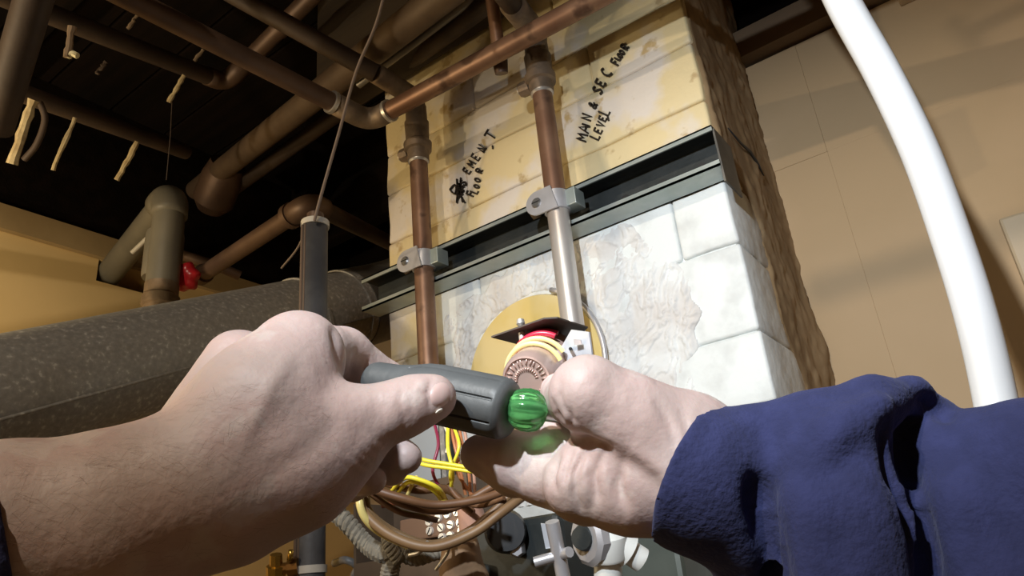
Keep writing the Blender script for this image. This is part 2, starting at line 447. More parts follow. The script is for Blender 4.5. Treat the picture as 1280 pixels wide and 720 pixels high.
# ------------------------------------------------------------------ chimney
YF = .86; XR = -.236; XL = -.848
ch = thing('chimney', 'painted block chimney stack with handwritten notes and white parging', 'chimney', (-.54, .86, 0))
bm = bmesh.new(); box(bm, XL + .006, XR - .006, YF + .006, 1.16, 0, Zr(1.2)); obj('mortar_core', bm, blockm, ch, smooth=False)
zj = [-1.35, -1.24, -1.13, -1.02, -.91, -.80, -.69, -.58, -.465, -.35, -.235, -.12, -.01, .10, .185, .273, .39, .50, .612, .713, .80, .90, 1.0, 1.10, 1.2]
splits = {15: [-.62], 16: [-.313, -.65], 17: [-.50], 18: [-.66], 19: [-.40], 20: [-.63], 21: [-.45], 22: [-.6]}
def lumpy_block(x0, x1, z0, z1, seed):
    nx = max(3, int((x1 - x0) / .025)); nz = 5; bm = bmesh.new()
    box(bm, x0, x1, YF, 1.162, z0, z1, .004)
    bmesh.ops.subdivide_edges(bm, edges=[e for e in bm.edges if e.calc_length() > .05], cuts=4, use_grid_fill=True)
    P = np.array([v.co[:] for v in bm.verts]); nz_ = vnoise(P, 22) * .006; ny = vnoise(P + 9, 14) * .006
    for v, a, b in zip(bm.verts, nz_, ny):
        if v.co.y < YF + .25: v.co.y += b if v.co.y < YF + .02 else 0; v.co.z += a * 1.0
        if v.co.x > XR - .01: v.co.x += a * .6
        if v.co.x < XL + .01: v.co.x -= a
    return bm
for i in range(len(zj) - 1):
    sp = sorted(splits.get(i, [-.5 if i % 2 else -.66]))
    ed = [XL + random.uniform(-.003, .003)] + sp + [XR + random.uniform(-.0015, .0015)]
    for a, b in zip(ed, ed[1:]):
        bm = lumpy_block(a + .0006, b - .0006, Zr(zj[i]) + .0008, Zr(zj[i + 1]) - .0008, i * 1.7)
        obj('block', bm, blockm, ch)
# rough parging round the flue opening and the cover in it
TC = Vector((-.562, YF, Zr(.300))); TR = .118
def patch(name, x0, x1, z0, z1, nx, nz, hf, m, par):
    gx, gz = np.meshgrid(np.linspace(x0, x1, nx), np.linspace(z0, z1, nz), indexing='ij')
    P = np.stack([gx.ravel(), np.zeros(gx.size), gz.ravel()], 1); hgt = hf(P)
    P[:, 1] = YF - hgt
    fc = []; id_ = np.arange(nx * nz).reshape(nx, nz)
    keep = (hgt > -.004).reshape(nx, nz)
    for i in range(nx - 1):
        for j in range(nz - 1):
            if keep[i, j] or keep[i + 1, j] or keep[i, j + 1] or keep[i + 1, j + 1]:
                fc.append((id_[i, j], id_[i + 1, j], id_[i + 1, j + 1], id_[i, j + 1]))
    me = bpy.data.meshes.new(name); me.from_pydata(P.tolist(), [], fc); me.update()
    o = link(name, me, m, par); return o
def hpatch(P):
    dx = P[:, 0] - TC.x; dz = P[:, 2] - TC.z; r = np.hypot(dx, dz); wob = vnoise(P, 18) * .07 + vnoise(P + 5, 45) * .03
    outer = .185 + .05 * np.clip(dx / .1, 0, 1) + wob
    ring = np.clip((outer - r) / .02, -1, 1); inner = np.clip((r - TR - .002 + vnoise(P + 2, 60) * .008) / .006, -1, 1)
    q = P.copy(); q[:, 0] += vnoise(P + 7, 25) * .03; q[:, 2] += vnoise(P + 8, 25) * .03
    rid = 1 - 2.2 * np.abs(fbm(q @ np.array([[1, 0, .5], [0, 1, 0], [-.5, 0, 1.]]) * np.array([1.3, 1, .6]), 70, 3)); rid = np.clip(rid, 0, 1) ** 5
    h = .0015 + .004 * fbm(P, 40, 4) + .0042 * rid
    base = np.minimum(ring, inner)
    return np.where(base > 0, h * np.clip(base * 2, 0, 1), -.006)
patch('rough_mortar', -.79, -.29, Zr(.12), Zr(.475), 300, 220, hpatch, parge, ch)
bm = bmesh.new()
for rr, yy in ((0, -.010), ):
    pass
cover = lathe('flue_cover', TC + Vector((0, .004, 0)), TC + Vector((0, -.008, 0)), [(0, TR), (.5, TR), (1, TR - .003)], patchm, ch, 64)
bm = bmesh.new(); tube(bm, [TC + Vector((math.cos(a) * (TR + .004), -.012, math.sin(a) * (TR + .004))) for a in np.linspace(-1.0, 1.15, 20)], .004, 8)
obj('cover_rim', bm, zinc, ch)
def side_patch():
    ys = np.linspace(.862, 1.164, 70); zs_ = np.linspace(Zr(-.1), Zr(1.19), 260)
    gy, gz = np.meshgrid(ys, zs_, indexing='ij'); P = np.stack([np.full(gy.size, XR), gy.ravel(), gz.ravel()], 1)
    wob = vnoise(P, 14) * .03 + vnoise(P, 40) * .015
    front = np.interp(P[:, 2] - 1.35, [-.1, .25, .44, .50, .56, 1.2], [.985, .985, .965, .945, .868, .866]) + wob * np.where(P[:, 2] > 1.35 + .54, .15, 1)
    h = .003 + .007 * fbm(P * np.array([1, 1.4, .45]), 16, 4) + .004 * fbm(P, 60, 3); h += .010 * np.exp(-((P[:, 2] - 1.35 - .30) / .06) ** 2) * np.clip((P[:, 1] - 1.08) / .05, 0, 1)
    h = np.where(P[:, 1] > front, np.clip(h, .0012, None) * np.clip((P[:, 1] - front) / .01 + .3, 0, 1), -.004)
    P[:, 0] += h; id_ = np.arange(gy.size).reshape(gy.shape); k_ = (h > 0).reshape(gy.shape); fc = []
    for i in range(len(ys) - 1):
        for j in range(len(zs_) - 1):
            if k_[i, j] or k_[i + 1, j] or k_[i, j + 1] or k_[i + 1, j + 1]: fc.append((id_[i, j], id_[i + 1, j], id_[i + 1, j + 1], id_[i, j + 1]))
    me = bpy.data.meshes.new('side_parging'); me.from_pydata(P.tolist(), [], fc); me.update()
    return link('side_parging', me, mat('brown_parging', (.33, .225, .12), .8, 0, (.22, .14, .065), 10, .5, 60, detail=6, stretch=(1, 1, .5)), ch)
side_patch()
# crack on the side
bm = bmesh.new(); cp = [onX(910, 160, XR + .007), onX(925, 178, XR + .007), onX(938, 190, XR + .007), onX(948, 206, XR + .007), onX(955, 220, XR + .007)]
tube(bm, cp, [.0008, .0018, .0024, .0022, .0008], 6); obj('crack', bm, black, ch)
# handwriting
def strokes(lst, ox, oy, k, name, label, wpx=.95):
    bm = bmesh.new()
    for s in lst:
        P = [onY(ox + x / k, oy + y_ / k, YF - .0036) for x, y_ in s]
        if len(P) > 4: P = catmull(P, 2)
        r = wpx * P[0].y / 700
        fr = frames(P); L = []
        for p, (t, a, b) in zip(P, fr):
            side = Vector((0, 1, 0)).cross(t).normalized() * r * 1.0
            L.append([bm.verts.new(p + side), bm.verts.new(p - side), bm.verts.new(p - side + Vector((0, .004, 0))), bm.verts.new(p + side + Vector((0, .004, 0)))])
        for q0, q1 in zip(L, L[1:]):
            for i in range(4): bm.faces.new((q0[i], q0[(i + 1) % 4], q1[(i + 1) % 4], q1[i]))
        bm.faces.new(L[0]); bm.faces.new(L[-1][::-1])
    o = obj(name, bm, ink, ch, smooth=False); o['label'] = label
FONT = {'B': [[(0, 0), (0, 1)], [(0, 1), (.6, .9), (.6, .6), (0, .5)], [(0, .5), (.7, .4), (.7, .1), (0, 0)]], 'A': [[(0, 0), (.4, 1), (.8, 0)], [(.15, .35), (.65, .35)]],
        'S': [[(.6, .9), (.3, 1), (.05, .8), (.3, .5), (.6, .25), (.3, 0), (0, .1)]], 'E': [[(.6, 1), (0, 1), (0, 0), (.6, 0)], [(0, .5), (.45, .5)]],
        'M': [[(0, 0), (.1, 1), (.4, .3), (.7, 1), (.8, 0)]], 'N': [[(0, 0), (.05, 1), (.55, 0), (.6, 1)]], 'T': [[(-.2, 1), (.8, 1)], [(.3, 1), (.3, 0)]],
        'F': [[(0, 0), (0, 1), (.6, 1)], [(0, .5), (.45, .5)]], 'L': [[(0, 1), (0, 0), (.5, 0)]], 'O': [[(.3, 1), (0, .7), (0, .3), (.3, 0), (.6, .3), (.6, .7), (.3, 1)]],
        'R': [[(0, 0), (0, 1), (.55, .9), (.5, .55), (0, .5), (.6, 0)]], 'I': [[(.1, 0), (.1, 1)]], 'V': [[(0, 1), (.3, 0), (.6, 1)]], 'C': [[(.6, .9), (.3, 1), (0, .6), (.1, .15), (.6, 0)]],
        '&': [[(.7, 0), (.1, .7), (.3, 1), (.45, .75), (0, .3), (.2, 0), (.7, .5)]]}
def letters(spec, ang):
    out = []; dx, dy = math.cos(math.radians(ang)), -math.sin(math.radians(ang)); ux, uy = dy, -dx
    for c, x, y_, hgt in spec:
        hgt *= 1.22
        for st in FONT[c]:
            out.append([(x + (px - .3) * hgt * .8 * dx + (py - .5) * hgt * ux + random.uniform(-.8, .8), y_ + (px - .3) * hgt * .8 * dy + (py - .5) * hgt * uy + random.uniform(-.8, .8)) for px, py in st])
    return out
S1 = [[(70, 520), (95, 490), (118, 487), (108, 552), (70, 520)], [(122, 440), (128, 520), (122, 620)], [(152, 430), (150, 520), (122, 612)],
      [(128, 470), (178, 500), (130, 520)], [(178, 480), (138, 560), (176, 535), (130, 545)], [(122, 600), (176, 520)], [(148, 560), (182, 618)],
      [(160, 575), (164, 612)], [(124, 470), (162, 500), (126, 500)], [(135, 480), (150, 560)], [(145, 470), (165, 560)],
      [(318, 240), (345, 205)], [(390, 190), (393, 214)]]
S1 += letters([('S', 170, 466, 40), ('E', 198, 376, 46), ('M', 228, 330, 46), ('E', 264, 274, 52), ('N', 308, 212, 52), ('T', 376, 112, 62)], 58)
S1 += letters([('F', 224, 548, 46), ('L', 254, 530, 46), ('O', 270, 496, 34), ('O', 277, 448, 36), ('R', 291, 378, 40)], 68)
S2 = letters([('M', 80, 634, 50), ('A', 92, 582, 52), ('I', 107, 549, 38), ('N', 108, 508, 50)], 74)
S2 += letters([('&', 145, 436, 40), ('S', 174, 346, 46), ('E', 192, 300, 46), ('C', 226, 240, 52), ('F', 279, 174, 40), ('L', 294, 152, 28), ('O', 308, 138, 26), ('O', 320, 118, 26), ('R', 338, 86, 36)], 62)
S2 += letters([('L', 160, 622, 46), ('E', 178, 588, 38), ('V', 195, 552, 40), ('E', 206, 516, 36), ('L', 216, 474, 52)], 66) + [[(235, 500), (241, 530)]]
strokes(S1, 550, 150, 6, 'marker_writing', 'black handwritten basement floor note with scribbled start')
strokes(S2, 710, 40, 4.8, 'marker_writing', 'black handwritten main and second floor level note')

# ------------------------------------------------------------------ strut channel
sw = .043; sh = .060; y1 = YF - .0035; y0 = y1 - sw; zt = Zr(.538); zb = zt - sh
xa, xb = onY(452, 372, y0).x, XR + .012
ss = thing('strut_channel', 'long steel strut channel bolted across the chimney face', 'channel', ((xa + xb) / 2, y1, zb))
t_ = .0025
def bar(name, x0, x1, ya, yb, za, zb_, par, m=strutm, bev=0): bm = bmesh.new(); box(bm, x0, x1, ya, yb, za, zb_, bev); return obj(name, bm, m, par, smooth=False)
bar('back_plate', xa, xb, y1 - t_, y1, zb, zt, ss, darkmetal); bar('upper_flange', xa, xb, y0, y1, zt - t_, zt, ss, darkmetal)  # shade inside the channel is put into the dark colour of these two
for k in range(11): lathe('slot', (xa + .03 + k * .058, y1 - t_ - .0004, (zb + zt) / 2), (xa + .03 + k * .058, y1 - t_ - .0002, (zb + zt) / 2), [(0, .007), (1, .007)], black, ss, 16)
bar('lower_flange', xa, xb, y0, y1, zb, zb + t_, ss)
bar('upper_lip', xa, xb, y0, y0 + t_, zt - .008, zt, ss); bar('lower_lip', xa, xb, y0, y0 + t_, zb, zb + .008, ss)
bar('end_tab', xb - .001, xb + .0015, y0 + .004, y1 + .02, zb - .022, zt - .004, ss, galv_dark)

# ------------------------------------------------------------------ copper risers
YP = y0 - .0165
def riser(px, py, label, ztop, zfit, zbot, low):
    p = onY(px, py, YP); x = p.x; R = .0152
    t = thing('copper_riser', label, 'pipe', (x, YP, Zr(zbot)), 'copper risers on the chimney')
    zc = zb + sh / 2
    T('upper_pipe', [(x, YP, zc - .01), (x, YP, zfit)], R, copper, t, 28)
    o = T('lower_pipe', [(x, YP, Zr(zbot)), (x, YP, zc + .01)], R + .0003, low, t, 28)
    lathe('solder_ring', (x, YP, zfit - .004), (x, YP, zfit + .004), [(0, R), (.3, R + .0022), (1, R + .003)], solder, t)
    h = ztop - zfit
    lathe('union_fitting', (x, YP, zfit), (x, YP, ztop), [(0, R + .003), (.18, R + .0035), (.2, R + .008), (.32, R + .009), (.36, R + .0045), (.7, R + .006), (.74, R + .0035), (1, R + .003)], bronze, t)
    zd = zfit + h * .22
    d = lathe('drain_port', (x, YP, zd), (x - .036, YP - .004, zd), [(0, .009), (.5, .009), (.52, .012), (.9, .012), (1, .0105)], bronze, t, 8)
    T('washer', [(x - .0355, YP - .0039, zd), (x - .0375, YP - .0041, zd)], .0085, solder, d, 14)
    return t, x
r1, x1 = riser(529, 320, 'copper riser pipe standing left, beside the chimney edge', onY(514, 138, YP).z, onY(522, 203, YP).z, -.15, copper)
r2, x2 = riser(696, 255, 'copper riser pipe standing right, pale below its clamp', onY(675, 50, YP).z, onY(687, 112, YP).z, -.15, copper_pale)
# bent top of the right riser: bronze elbow, then pipe up to the joists
ztp = onY(675, 50, YP).z
e0 = Vector((x2, YP, ztp)); e1 = e0 + Vector((0, 0, .022)); e2 = D(640, 5, 1.06); 
bm = bmesh.new(); tube(bm, [e0] + elbow_pts(e0, e1, e2, .018) + [e2], [.0175] + [.019] * 12, 24); obj('elbow', bm, bronze, r2)
T('top_pipe', [e2, e2 + (e2 - e1) * 4.2], .0155, darkpipe, r2)
ztp1 = onY(514, 138, YP).z
f0 = Vector((x1, YP, ztp1)); f1 = f0 + Vector((0, 0, .02)); f2 = D(470, 92, 1.22)
bm = bmesh.new(); tube(bm, [f0] + elbow_pts(f0, f1, f2, .018) + [f2], [.0165] + [.017] * 12, 24); obj('elbow', bm, bronze, r1)
T('top_pipe', [f2, D(295, -5, 1.16), D(-60, -213, 1.05)], .0155, darkpipe, r1)

def clamp(x, label):
    zc = zb + sh / 2 + .004; R = .0165
    t = thing('pipe_clamp', label, 'clamp', (x, YP, zc), 'strut clamps')
    bm = bmesh.new(); tube(bm, [(x, YP, zc - .016), (x, YP, zc + .013)], R + .0022, 28); obj('band', bm, zinc, t, auto=40)
    # ear at the left of the pipe with a rounded end
    n = 14; prof = [Vector((x + .004, 0, zc + .0185))] + [Vector((x - .020 + .019 * math.cos(a), 0, zc + .0185 * math.sin(a))) for a in np.linspace(math.pi / 2, math.pi * 1.5, n)] + [Vector((x + .012, 0, zc - .0185))]
    bm = bmesh.new()
    def yy(p): return YP - R - .0035
    a = [bm.verts.new((p.x, yy(p), p.z)) for p in prof]; b = [bm.verts.new((p.x, yy(p) + .003, p.z)) for p in prof]
    bm.faces.new(a); bm.faces.new(b[::-1])
    for i in range(len(a)): bm.faces.new((a[i], b[i], b[(i + 1) % len(a)], a[(i + 1) % len(a)]))
    obj('ear', bm, zinc, t, smooth=False)
    bm = bmesh.new(); box(bm, x - .001, x + .033, YP - .004, y0 + .006, zc - .014, zc + .012, .001); obj('foot', bm, strutm, t, smooth=False)
    s = lathe('bolt', (x - .021, YP - R + .012, zc), (x - .021, YP - R - .0065, zc), [(0, .004), (.6, .004), (.62, .0075), (.9, .0078), (1, .006)], steel, t, 16)
    bar('slot', x - .027, x - .015, YP - R - .0072, YP - R - .006, zc - .0008, zc + .0008, s, black)
    lathe('nut', (x - .034, YP + .004, zc), (x - .044, YP + .004, zc), [(0, .0085), (1, .0085)], bronze, t, 6)
clamp(x1, 'zinc clamp holding the left copper riser to the strut')
clamp(x2, 'zinc clamp holding the right copper riser to the strut')

# ------------------------------------------------------------------ overhead pipes
P0 = onY(462, 152, .72)
Pr = onY(742, 0, .72); Pr2 = P0 + (Pr - P0) * 3.2
Pl = onZ(165, 0, P0.z - EYE[2]); Pl2 = P0 + (Pl - P0) * 3.5
t = thing('copper_pipe_run', 'copper pipe run crossing overhead with an elbow beside the chimney', 'pipe', P0)
T('pipe', [P0 + (Pr - P0) * .06, Pr2], .0150, copper, t, 24); T('pipe', [P0 + (Pl - P0) * .05, Pl2], .0150, copper_dull, t, 24)
bm = bmesh.new(); a = P0 + (Pl - P0).normalized() * .075; b = P0 + (Pr - P0).normalized() * .045
tube(bm, [a] + elbow_pts(a, P0, b, .028) + [b], .0178, 24); obj('elbow', bm, bronze, t)
for q, s in ((a, Pl), (b, Pr)):
    d = (s - P0).normalized(); T('solder_ring', [q - d * .002, q + d * .004], .019, solder, t)
# short stub behind the run
a = D(618, 22, 1.12); b = D(627, 92, 1.12)
t = thing('copper_stub', 'short copper stub hanging between the run and the chimney', 'pipe', b)
T('pipe', [a + (a - b) * 1.2, b + (a - b) * .5], .010, copper, t); lathe('cap', b + (a - b) * .5, b, [(0, .0115), (.5, .012), (1, .010)], copper_dull, t)

def simple_pipe(name, pts, r, m, label, cat='pipe', group=None, k=None):
    P = catmull(pts, k) if k else pts
    return tag(T(name, P, r, m), label, cat, group)
simple_pipe('iron_pipe', [D(-5, 160, .95), D(45, -10, .86), D(95, -180, .8)], .020, darkpipe, 'stout dark brown pipe upright at the far top left')
t = thing('overhead_pipe', 'brown pipe with a copper elbow turning across the top left', 'pipe', D(280, 102, 1.35))
qa, qc, qb = D(30, 5, 1.1), D(282, 104, 1.48), D(420, -35, 1.32)
T('pipe', [qc + (qa - qc) * 2.6, qc + (qa - qc) * .1], .0165, darkpipe, t); T('branch', [qc + (qb - qc) * .12, qc + (qb - qc) * 1.8], .0165, copper_dull, t)
bm = bmesh.new(); tube(bm, [qc + (qa - qc) * .12] + elbow_pts(qa, qc, qb, .032) + [qc + (qb - qc) * .22], .0185, 22); obj('elbow', bm, copper_dull, t)
T('collar', [qc + (qb - qc) * .50, qc + (qb - qc) * .56], .0185, copper_dull, t)
simple_pipe('iron_pipe', [D(-300, -15, .95), D(15, 112, 1.2), D(232, 190, 1.62)], .016, darkpipe, 'dim dark pipe slanting above the pale splinters at left')
t = thing('iron_main', 'thick tan iron main running from lower left up past the chimney', 'pipe', D(262, 250, 1.8))
ma, mb = D(245, 238, 1.85), D(600, -42, 1.05)
T('pipe', [ma, ma + (mb - ma) * 1.5], .025, tanpipe, t, 24)
lathe('end_fitting', D(262, 262, 1.8), D(285, 205, 1.75), [(0, .03), (.2, .048), (.7, .048), (1, .04)], copper_dull, t)
simple_pipe('iron_pipe', [D(278, 246, 1.84), D(400, 158, 1.60), D(520, 70, 1.37), D(610, 3, 1.19), D(720, -80, 1.03)], .017, darkpipe, 'dark iron pipe just below the thick tan main')
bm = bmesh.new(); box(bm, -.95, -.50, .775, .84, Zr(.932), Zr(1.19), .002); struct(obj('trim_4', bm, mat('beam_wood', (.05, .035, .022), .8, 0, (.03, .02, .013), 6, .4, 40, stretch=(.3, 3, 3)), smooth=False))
simple_pipe('conduit', [onY(448, 106, .75), onY(600, -8, .75), onY(680, -68, .75)], .007, mat('grey_conduit', (.22, .20, .17), .45, .4), 'thin grey conduit under the dark beam near the chimney top', 'conduit')
# cord and foam covered pipe
fp = D(394, 278, .98); fx, fy = fp.x, fp.y
t = thing('insulated_pipe', 'vertical pipe in dark grey split foam behind the left hand', 'pipe', (fx, fy, Zr(-.035)))
bm = bmesh.new(); rr = .0165
zz = [Zr(-.035), Zr(0.0), Zr(.15), fp.z]; rings = []
for z in zz:
    rings.append([bm.verts.new((fx + math.cos(q) * rr * (1 - .28 * math.exp(-((q - 4.25) / .16) ** 2)), fy + math.sin(q) * rr * (1 - .28 * math.exp(-((q - 4.25) / .16) ** 2)), z)) for q in [2 * math.pi * i / 60 for i in range(60)]])
for r0, r1_ in zip(rings, rings[1:]):
    for i in range(60): bm.faces.new((r0[i], r0[(i + 1) % 60], r1_[(i + 1) % 60], r1_[i]))
bm.faces.new(rings[0][::-1]); bm.faces.new(rings[-1])
fo = obj('foam_sleeve', bm, foam, t)
T('slit_edge', [(fx - .0065, fy - .0150, Zr(.0)), (fx - .0065, fy - .0150, fp.z - .004)], .0024, foam_in, fo, 8)
T('slit_edge', [(fx + .0005, fy - .0163, Zr(.0)), (fx + .0005, fy - .0163, fp.z - .004)], .0012, foam_in, fo, 8)
for z in (fp.z - .004, onX(398, 712, fx).z):
    T('tie_band', [(fx, fy, z - .004), (fx, fy, z + .004)], .0185, tie, t)
T('inner_pipe', [(fx, fy, fp.z - .01), (fx, fy, fp.z + .012)], .011, copper_dull, t)
simple_pipe('hanging_cord', [D(393, 276, .955), D(404, 235, .96), D(424, 165, .97), D(445, 90, .98), D(470, 30, .98), D(486, -30, .98)], .0020, mat('cord', (.20, .15, .12), .8), 'thin brown cord hanging from above to the foam covered pipe', 'cord', k=5)
simple_pipe('hanging_cord', [D(385, 280, 1.0), D(372, 310, 1.05), D(352, 335, 1.1)], .0015, MATS['cord'], 'short cord trailing left from the foam pipe top over the duct', 'cord', k=5)

# left cluster
pj = D(214, 246, 1.50); wallp = onX(140, 338, -1.6)
t = thing('grey_drain_pipe', 'grey drain pipe with an elbow dropping beside the cream wall', 'pipe', D(200, 372, 1.5))
gb = Vector((pj.x, pj.y, pj.z - .24))
T('pipe', [gb, pj + Vector((0, 0, -.03))], .030, greypvc, t, 28)
bm = bmesh.new(); hz = wallp - pj; tube(bm, [pj + Vector((0, 0, -.045))] + elbow_pts(gb, pj, wallp, .032) + [pj + hz.normalized() * .045], .0345, 28); obj('elbow', bm, greypvc, t)
T('branch', [pj + hz.normalized() * .03, wallp + hz.normalized() * .06], .028, greypvc, t, 28)
lathe('coupling', D(207, 292, 1.49), (D(207, 292, 1.49).x, D(207, 292, 1.49).y, D(207, 292, 1.49).z - .10), [(0, .0345), (.06, .036), (.95, .036), (1, .034)], greypvc, t)
lathe('threaded_end', (gb.x, gb.y, gb.z + .045), gb + Vector((0, 0, -.03)), [(0, .031), (.3, .031), (.35, .034), (.6, .034), (.65, .030), (1, .030)], bronze, t, 12)
t = thing('copper_branch', 'brown pipe with an elbow slanting up right above the duct', 'pipe', D(385, 258, 1.28))
ca, cc, cb = D(250, 345, 1.52), D(388, 254, 1.28), D(500, 310, 1.75)
T('pipe', [ca, cc + (ca - cc) * .15], .0165, copper_dull, t, 24); T('branch', [cc + (cb - cc) * .08, cb], .0165, darkpipe, t, 24)
bm = bmesh.new(); tube(bm, [cc + (ca - cc) * .17] + elbow_pts(ca, cc, cb, .035) + [cc + (cb - cc) * .10], .021, 24); obj('elbow', bm, copper_dull, t)
T('collar', [cc + (ca - cc) * .13, cc + (ca - cc) * .165], .0235, copper_dull, t); T('collar', [ca, ca + (cc - ca) * .05], .0205, copper_dull, t)
# red valve handle
rc = D(231, 346, 1.47); t = thing('valve_handle', 'red plastic valve handle beside the grey drain pipe', 'valve', rc)
bm = bmesh.new(); ax_ = (D(250, 345, 1.52) - rc).normalized(); n1 = ax_.cross(Vector((0, 0, 1))).normalized(); n2 = ax_.cross(n1); rg = []
for s_, rr_ in ((-.014, .014), (-.010, .026), (.006, .029), (.012, .02)):
    rg.append([bm.verts.new(rc + ax_ * s_ + (n1 * math.cos(q) + n2 * math.sin(q)) * rr_ * (1 + .1 * math.cos(6 * q))) for q in [2 * math.pi * i / 48 for i in range(48)]])
for a, b in zip(rg, rg[1:]):
    for i in range(48): bm.faces.new((a[i], a[(i + 1) % 48], b[(i + 1) % 48], b[i]))
bm.faces.new(rg[0][::-1]); bm.faces.new(rg[-1]); obj('grip', bm, redp, t)
T('stem', [rc + ax_ * .01, rc + ax_ * .045], .009, bronze, t)
simple_pipe('thin_pipe', [D(225, 318, 1.6), D(270, 332, 1.62), D(300, 345, 1.64)], .011, copper_dull, 'short brown pipe behind the red valve handle')
for i, (a, b, lb) in enumerate((((165, 316, 1.55), (184, 298, 1.55), 'short pale rod left, between the drain pipe and its branch'), ((181, 324, 1.52), (192, 312, 1.52), 'short pale rod right, touching the grey drain coupling'))):
    tag(T('pale_rod', [D(*a), D(*b)], .005, tie), lb, 'rod', 'pale rods by the drain pipe')

# pale splinters and hangers
def splinter(a, b, r, m, label):
    n = 9; P = [D(a[0] + (b[0] - a[0]) * i / n + random.uniform(-.8, .8), a[1] + (b[1] - a[1]) * i / n, a[2]) for i in range(n + 1)]
    tag(T('splinter', P, [r * random.uniform(.7, 1.15) for _ in P], m, seg=8), label, 'splinter', 'pale splinters hanging overhead')
splinter((42, 125, 1.15), (15, 205, 1.15), .0075, lath, 'longest pale stick hanging down at the far left')
splinter((94, 147, 1.25), (66, 213, 1.25), .004, lath, 'thin crooked splinter second from the left wall')
splinter((172, 177, 1.4), (146, 225, 1.4), .0062, lath, 'knobbly pale splinter above the cream wall corner')
splinter((231, 94, 1.3), (210, 128, 1.3), .0042, lath, 'small pale splinter below the brown elbow pipe')
splinter((90, 33, 1.0), (84, 72, 1.0), .0055, wood_trim, 'brown peg with a dark end near the top left pipes')
splinter((172, 18, 1.1), (160, 36, 1.1), .003, wood_trim, 'tiny brown peg under the copper run')
splinter((254, 62, 1.15), (243, 76, 1.15), .003, wood_trim, 'tiny brown peg in front of the elbow')
splinter((133, 77, 1.25), (120, 93, 1.25), .004, darkpipe, 'tiny dark peg hanging in the shadow')
simple_pipe('thin_cable', [D(50, 128, 1.2), D(56, 150, 1.2), D(46, 180, 1.2), D(30, 200, 1.2)], .005, darkpipe, 'dark looped cable beside the longest pale stick', 'cable', k=5)
tag(T('wood_chip', catmull([D(84, 71, 1.0), D(90, 67, 1.0), D(97, 70, 1.0)], 4), .0042, mat('chip', (.75, .68, .42), .6), seg=8), 'bright curled chip hanging below the brown peg', 'chip')
simple_pipe('thin_wire', [D(215, 128, 1.3), D(213, 170, 1.3), D(208, 225, 1.3)], .0008, darkpipe, 'hair thin wire hanging from the small splinter', 'wire')

# ------------------------------------------------------------------ flue duct
def ductp(y_): return Vector((-1.02, y_, EYE[2] + .285 + (y_ - .345) * .47))
t = thing('flue_duct', 'big galvanized round duct rising toward the chimney', 'duct', ductp(.3))
R = .079
de = .93
T('duct_pipe', [ductp(-.35), ductp(de)], R, galv, t, 56)
dd = (ductp(1) - ductp(0)).normalized()
for q in (.80, .90):
    T('band', [ductp(q), ductp(q) + dd * .006], R + .003, galv, t, 56)
# elbow that turns the duct into the chimney side
e0 = ductp(de); e1 = ductp(de + .13); e2 = e1 + Vector((.160, .0, .0))
bm = bmesh.new(); pts = [e0 - dd * .012] + elbow_pts(e0, e1, e2, .09, 5) + [e2]
tube(bm, pts, R + .002, 48); obj('elbow', bm, galv_dark, t, auto=12)
# seam along the near side
sd = []
for y_ in (-.35, .93):
    c = ductp(y_); toeye = (Vector(EYE) - c); toeye = (toeye - dd * toeye.dot(dd)).normalized()
    sd.append(c)
ang = Vector((.83, -.28, -.0)); 
side = (Vector(onX(120, 492, -1.02)) - ductp(onX(120, 492, -1.02).y))
c = None; best = 1e9
for y_ in np.linspace(0, .8, 200):
    for q in np.linspace(0, 6.28, 200):
        n1 = Vector((1, 0, 0)); n2 = dd.cross(n1); pt = ductp(y_) + (n1 * math.cos(q) + n2 * math.sin(q)) * R
        if (pt - Vector(EYE)).dot((n1 * math.cos(q) + n2 * math.sin(q))) > 0: continue
        cp_ = W2C.T @ (np.array(pt) - EYE); u_ = 640 + F * cp_[0] / -cp_[2]; v_ = 360 - F * cp_[1] / -cp_[2]
        e_ = abs(u_ - 120) + abs(v_ - 492)
        if e_ < best: best = e_; c = q
off = (Vector((1, 0, 0)) * math.cos(c) + dd.cross(Vector((1, 0, 0))) * math.sin(c)) * (R + .0005)
T('seam', [ductp(-.35) + off, ductp(.93) + off], .0022, galv, t, 8)

# ------------------------------------------------------------------ white hose, switch plate
simple_pipe('white_hose', [D(880, -260, .80), D(1000, -110, .68), D(1052, 0, .64), D(1103, 92, .61), D(1150, 190, .58), D(1190, 300, .555), D(1221, 400, .535), D(1244, 500, .52), D(1260, 600, .50), D(1268, 740, .48), Vector((.32, .34, .75)), Vector((.36, .30, .3)), Vector((.40, .25, .02))],
            .0140, white, 'stiff white plastic hose curving down in front of the tan wall', 'hose', k=10)
sp = onY(1280, 320, 1.15); t = thing('cover_plate', 'tan cover plate mounted on the tan wall at right', 'plate', (sp.x + .03, 1.15, sp.z))
bm = bmesh.new(); a = onY(1254, 290, 1.13); bm2 = box(bm, a.x, a.x + .13, 1.128, 1.15, a.z - .095, a.z + .02, .004); obj('plate', bm, switch_m, t, smooth=False)
for z in (.0, -.07): lathe('screw', (a.x + .065, 1.129, a.z + z), (a.x + .065, 1.126, a.z + z), [(0, .004), (1, .0035)], brass, t, 12)

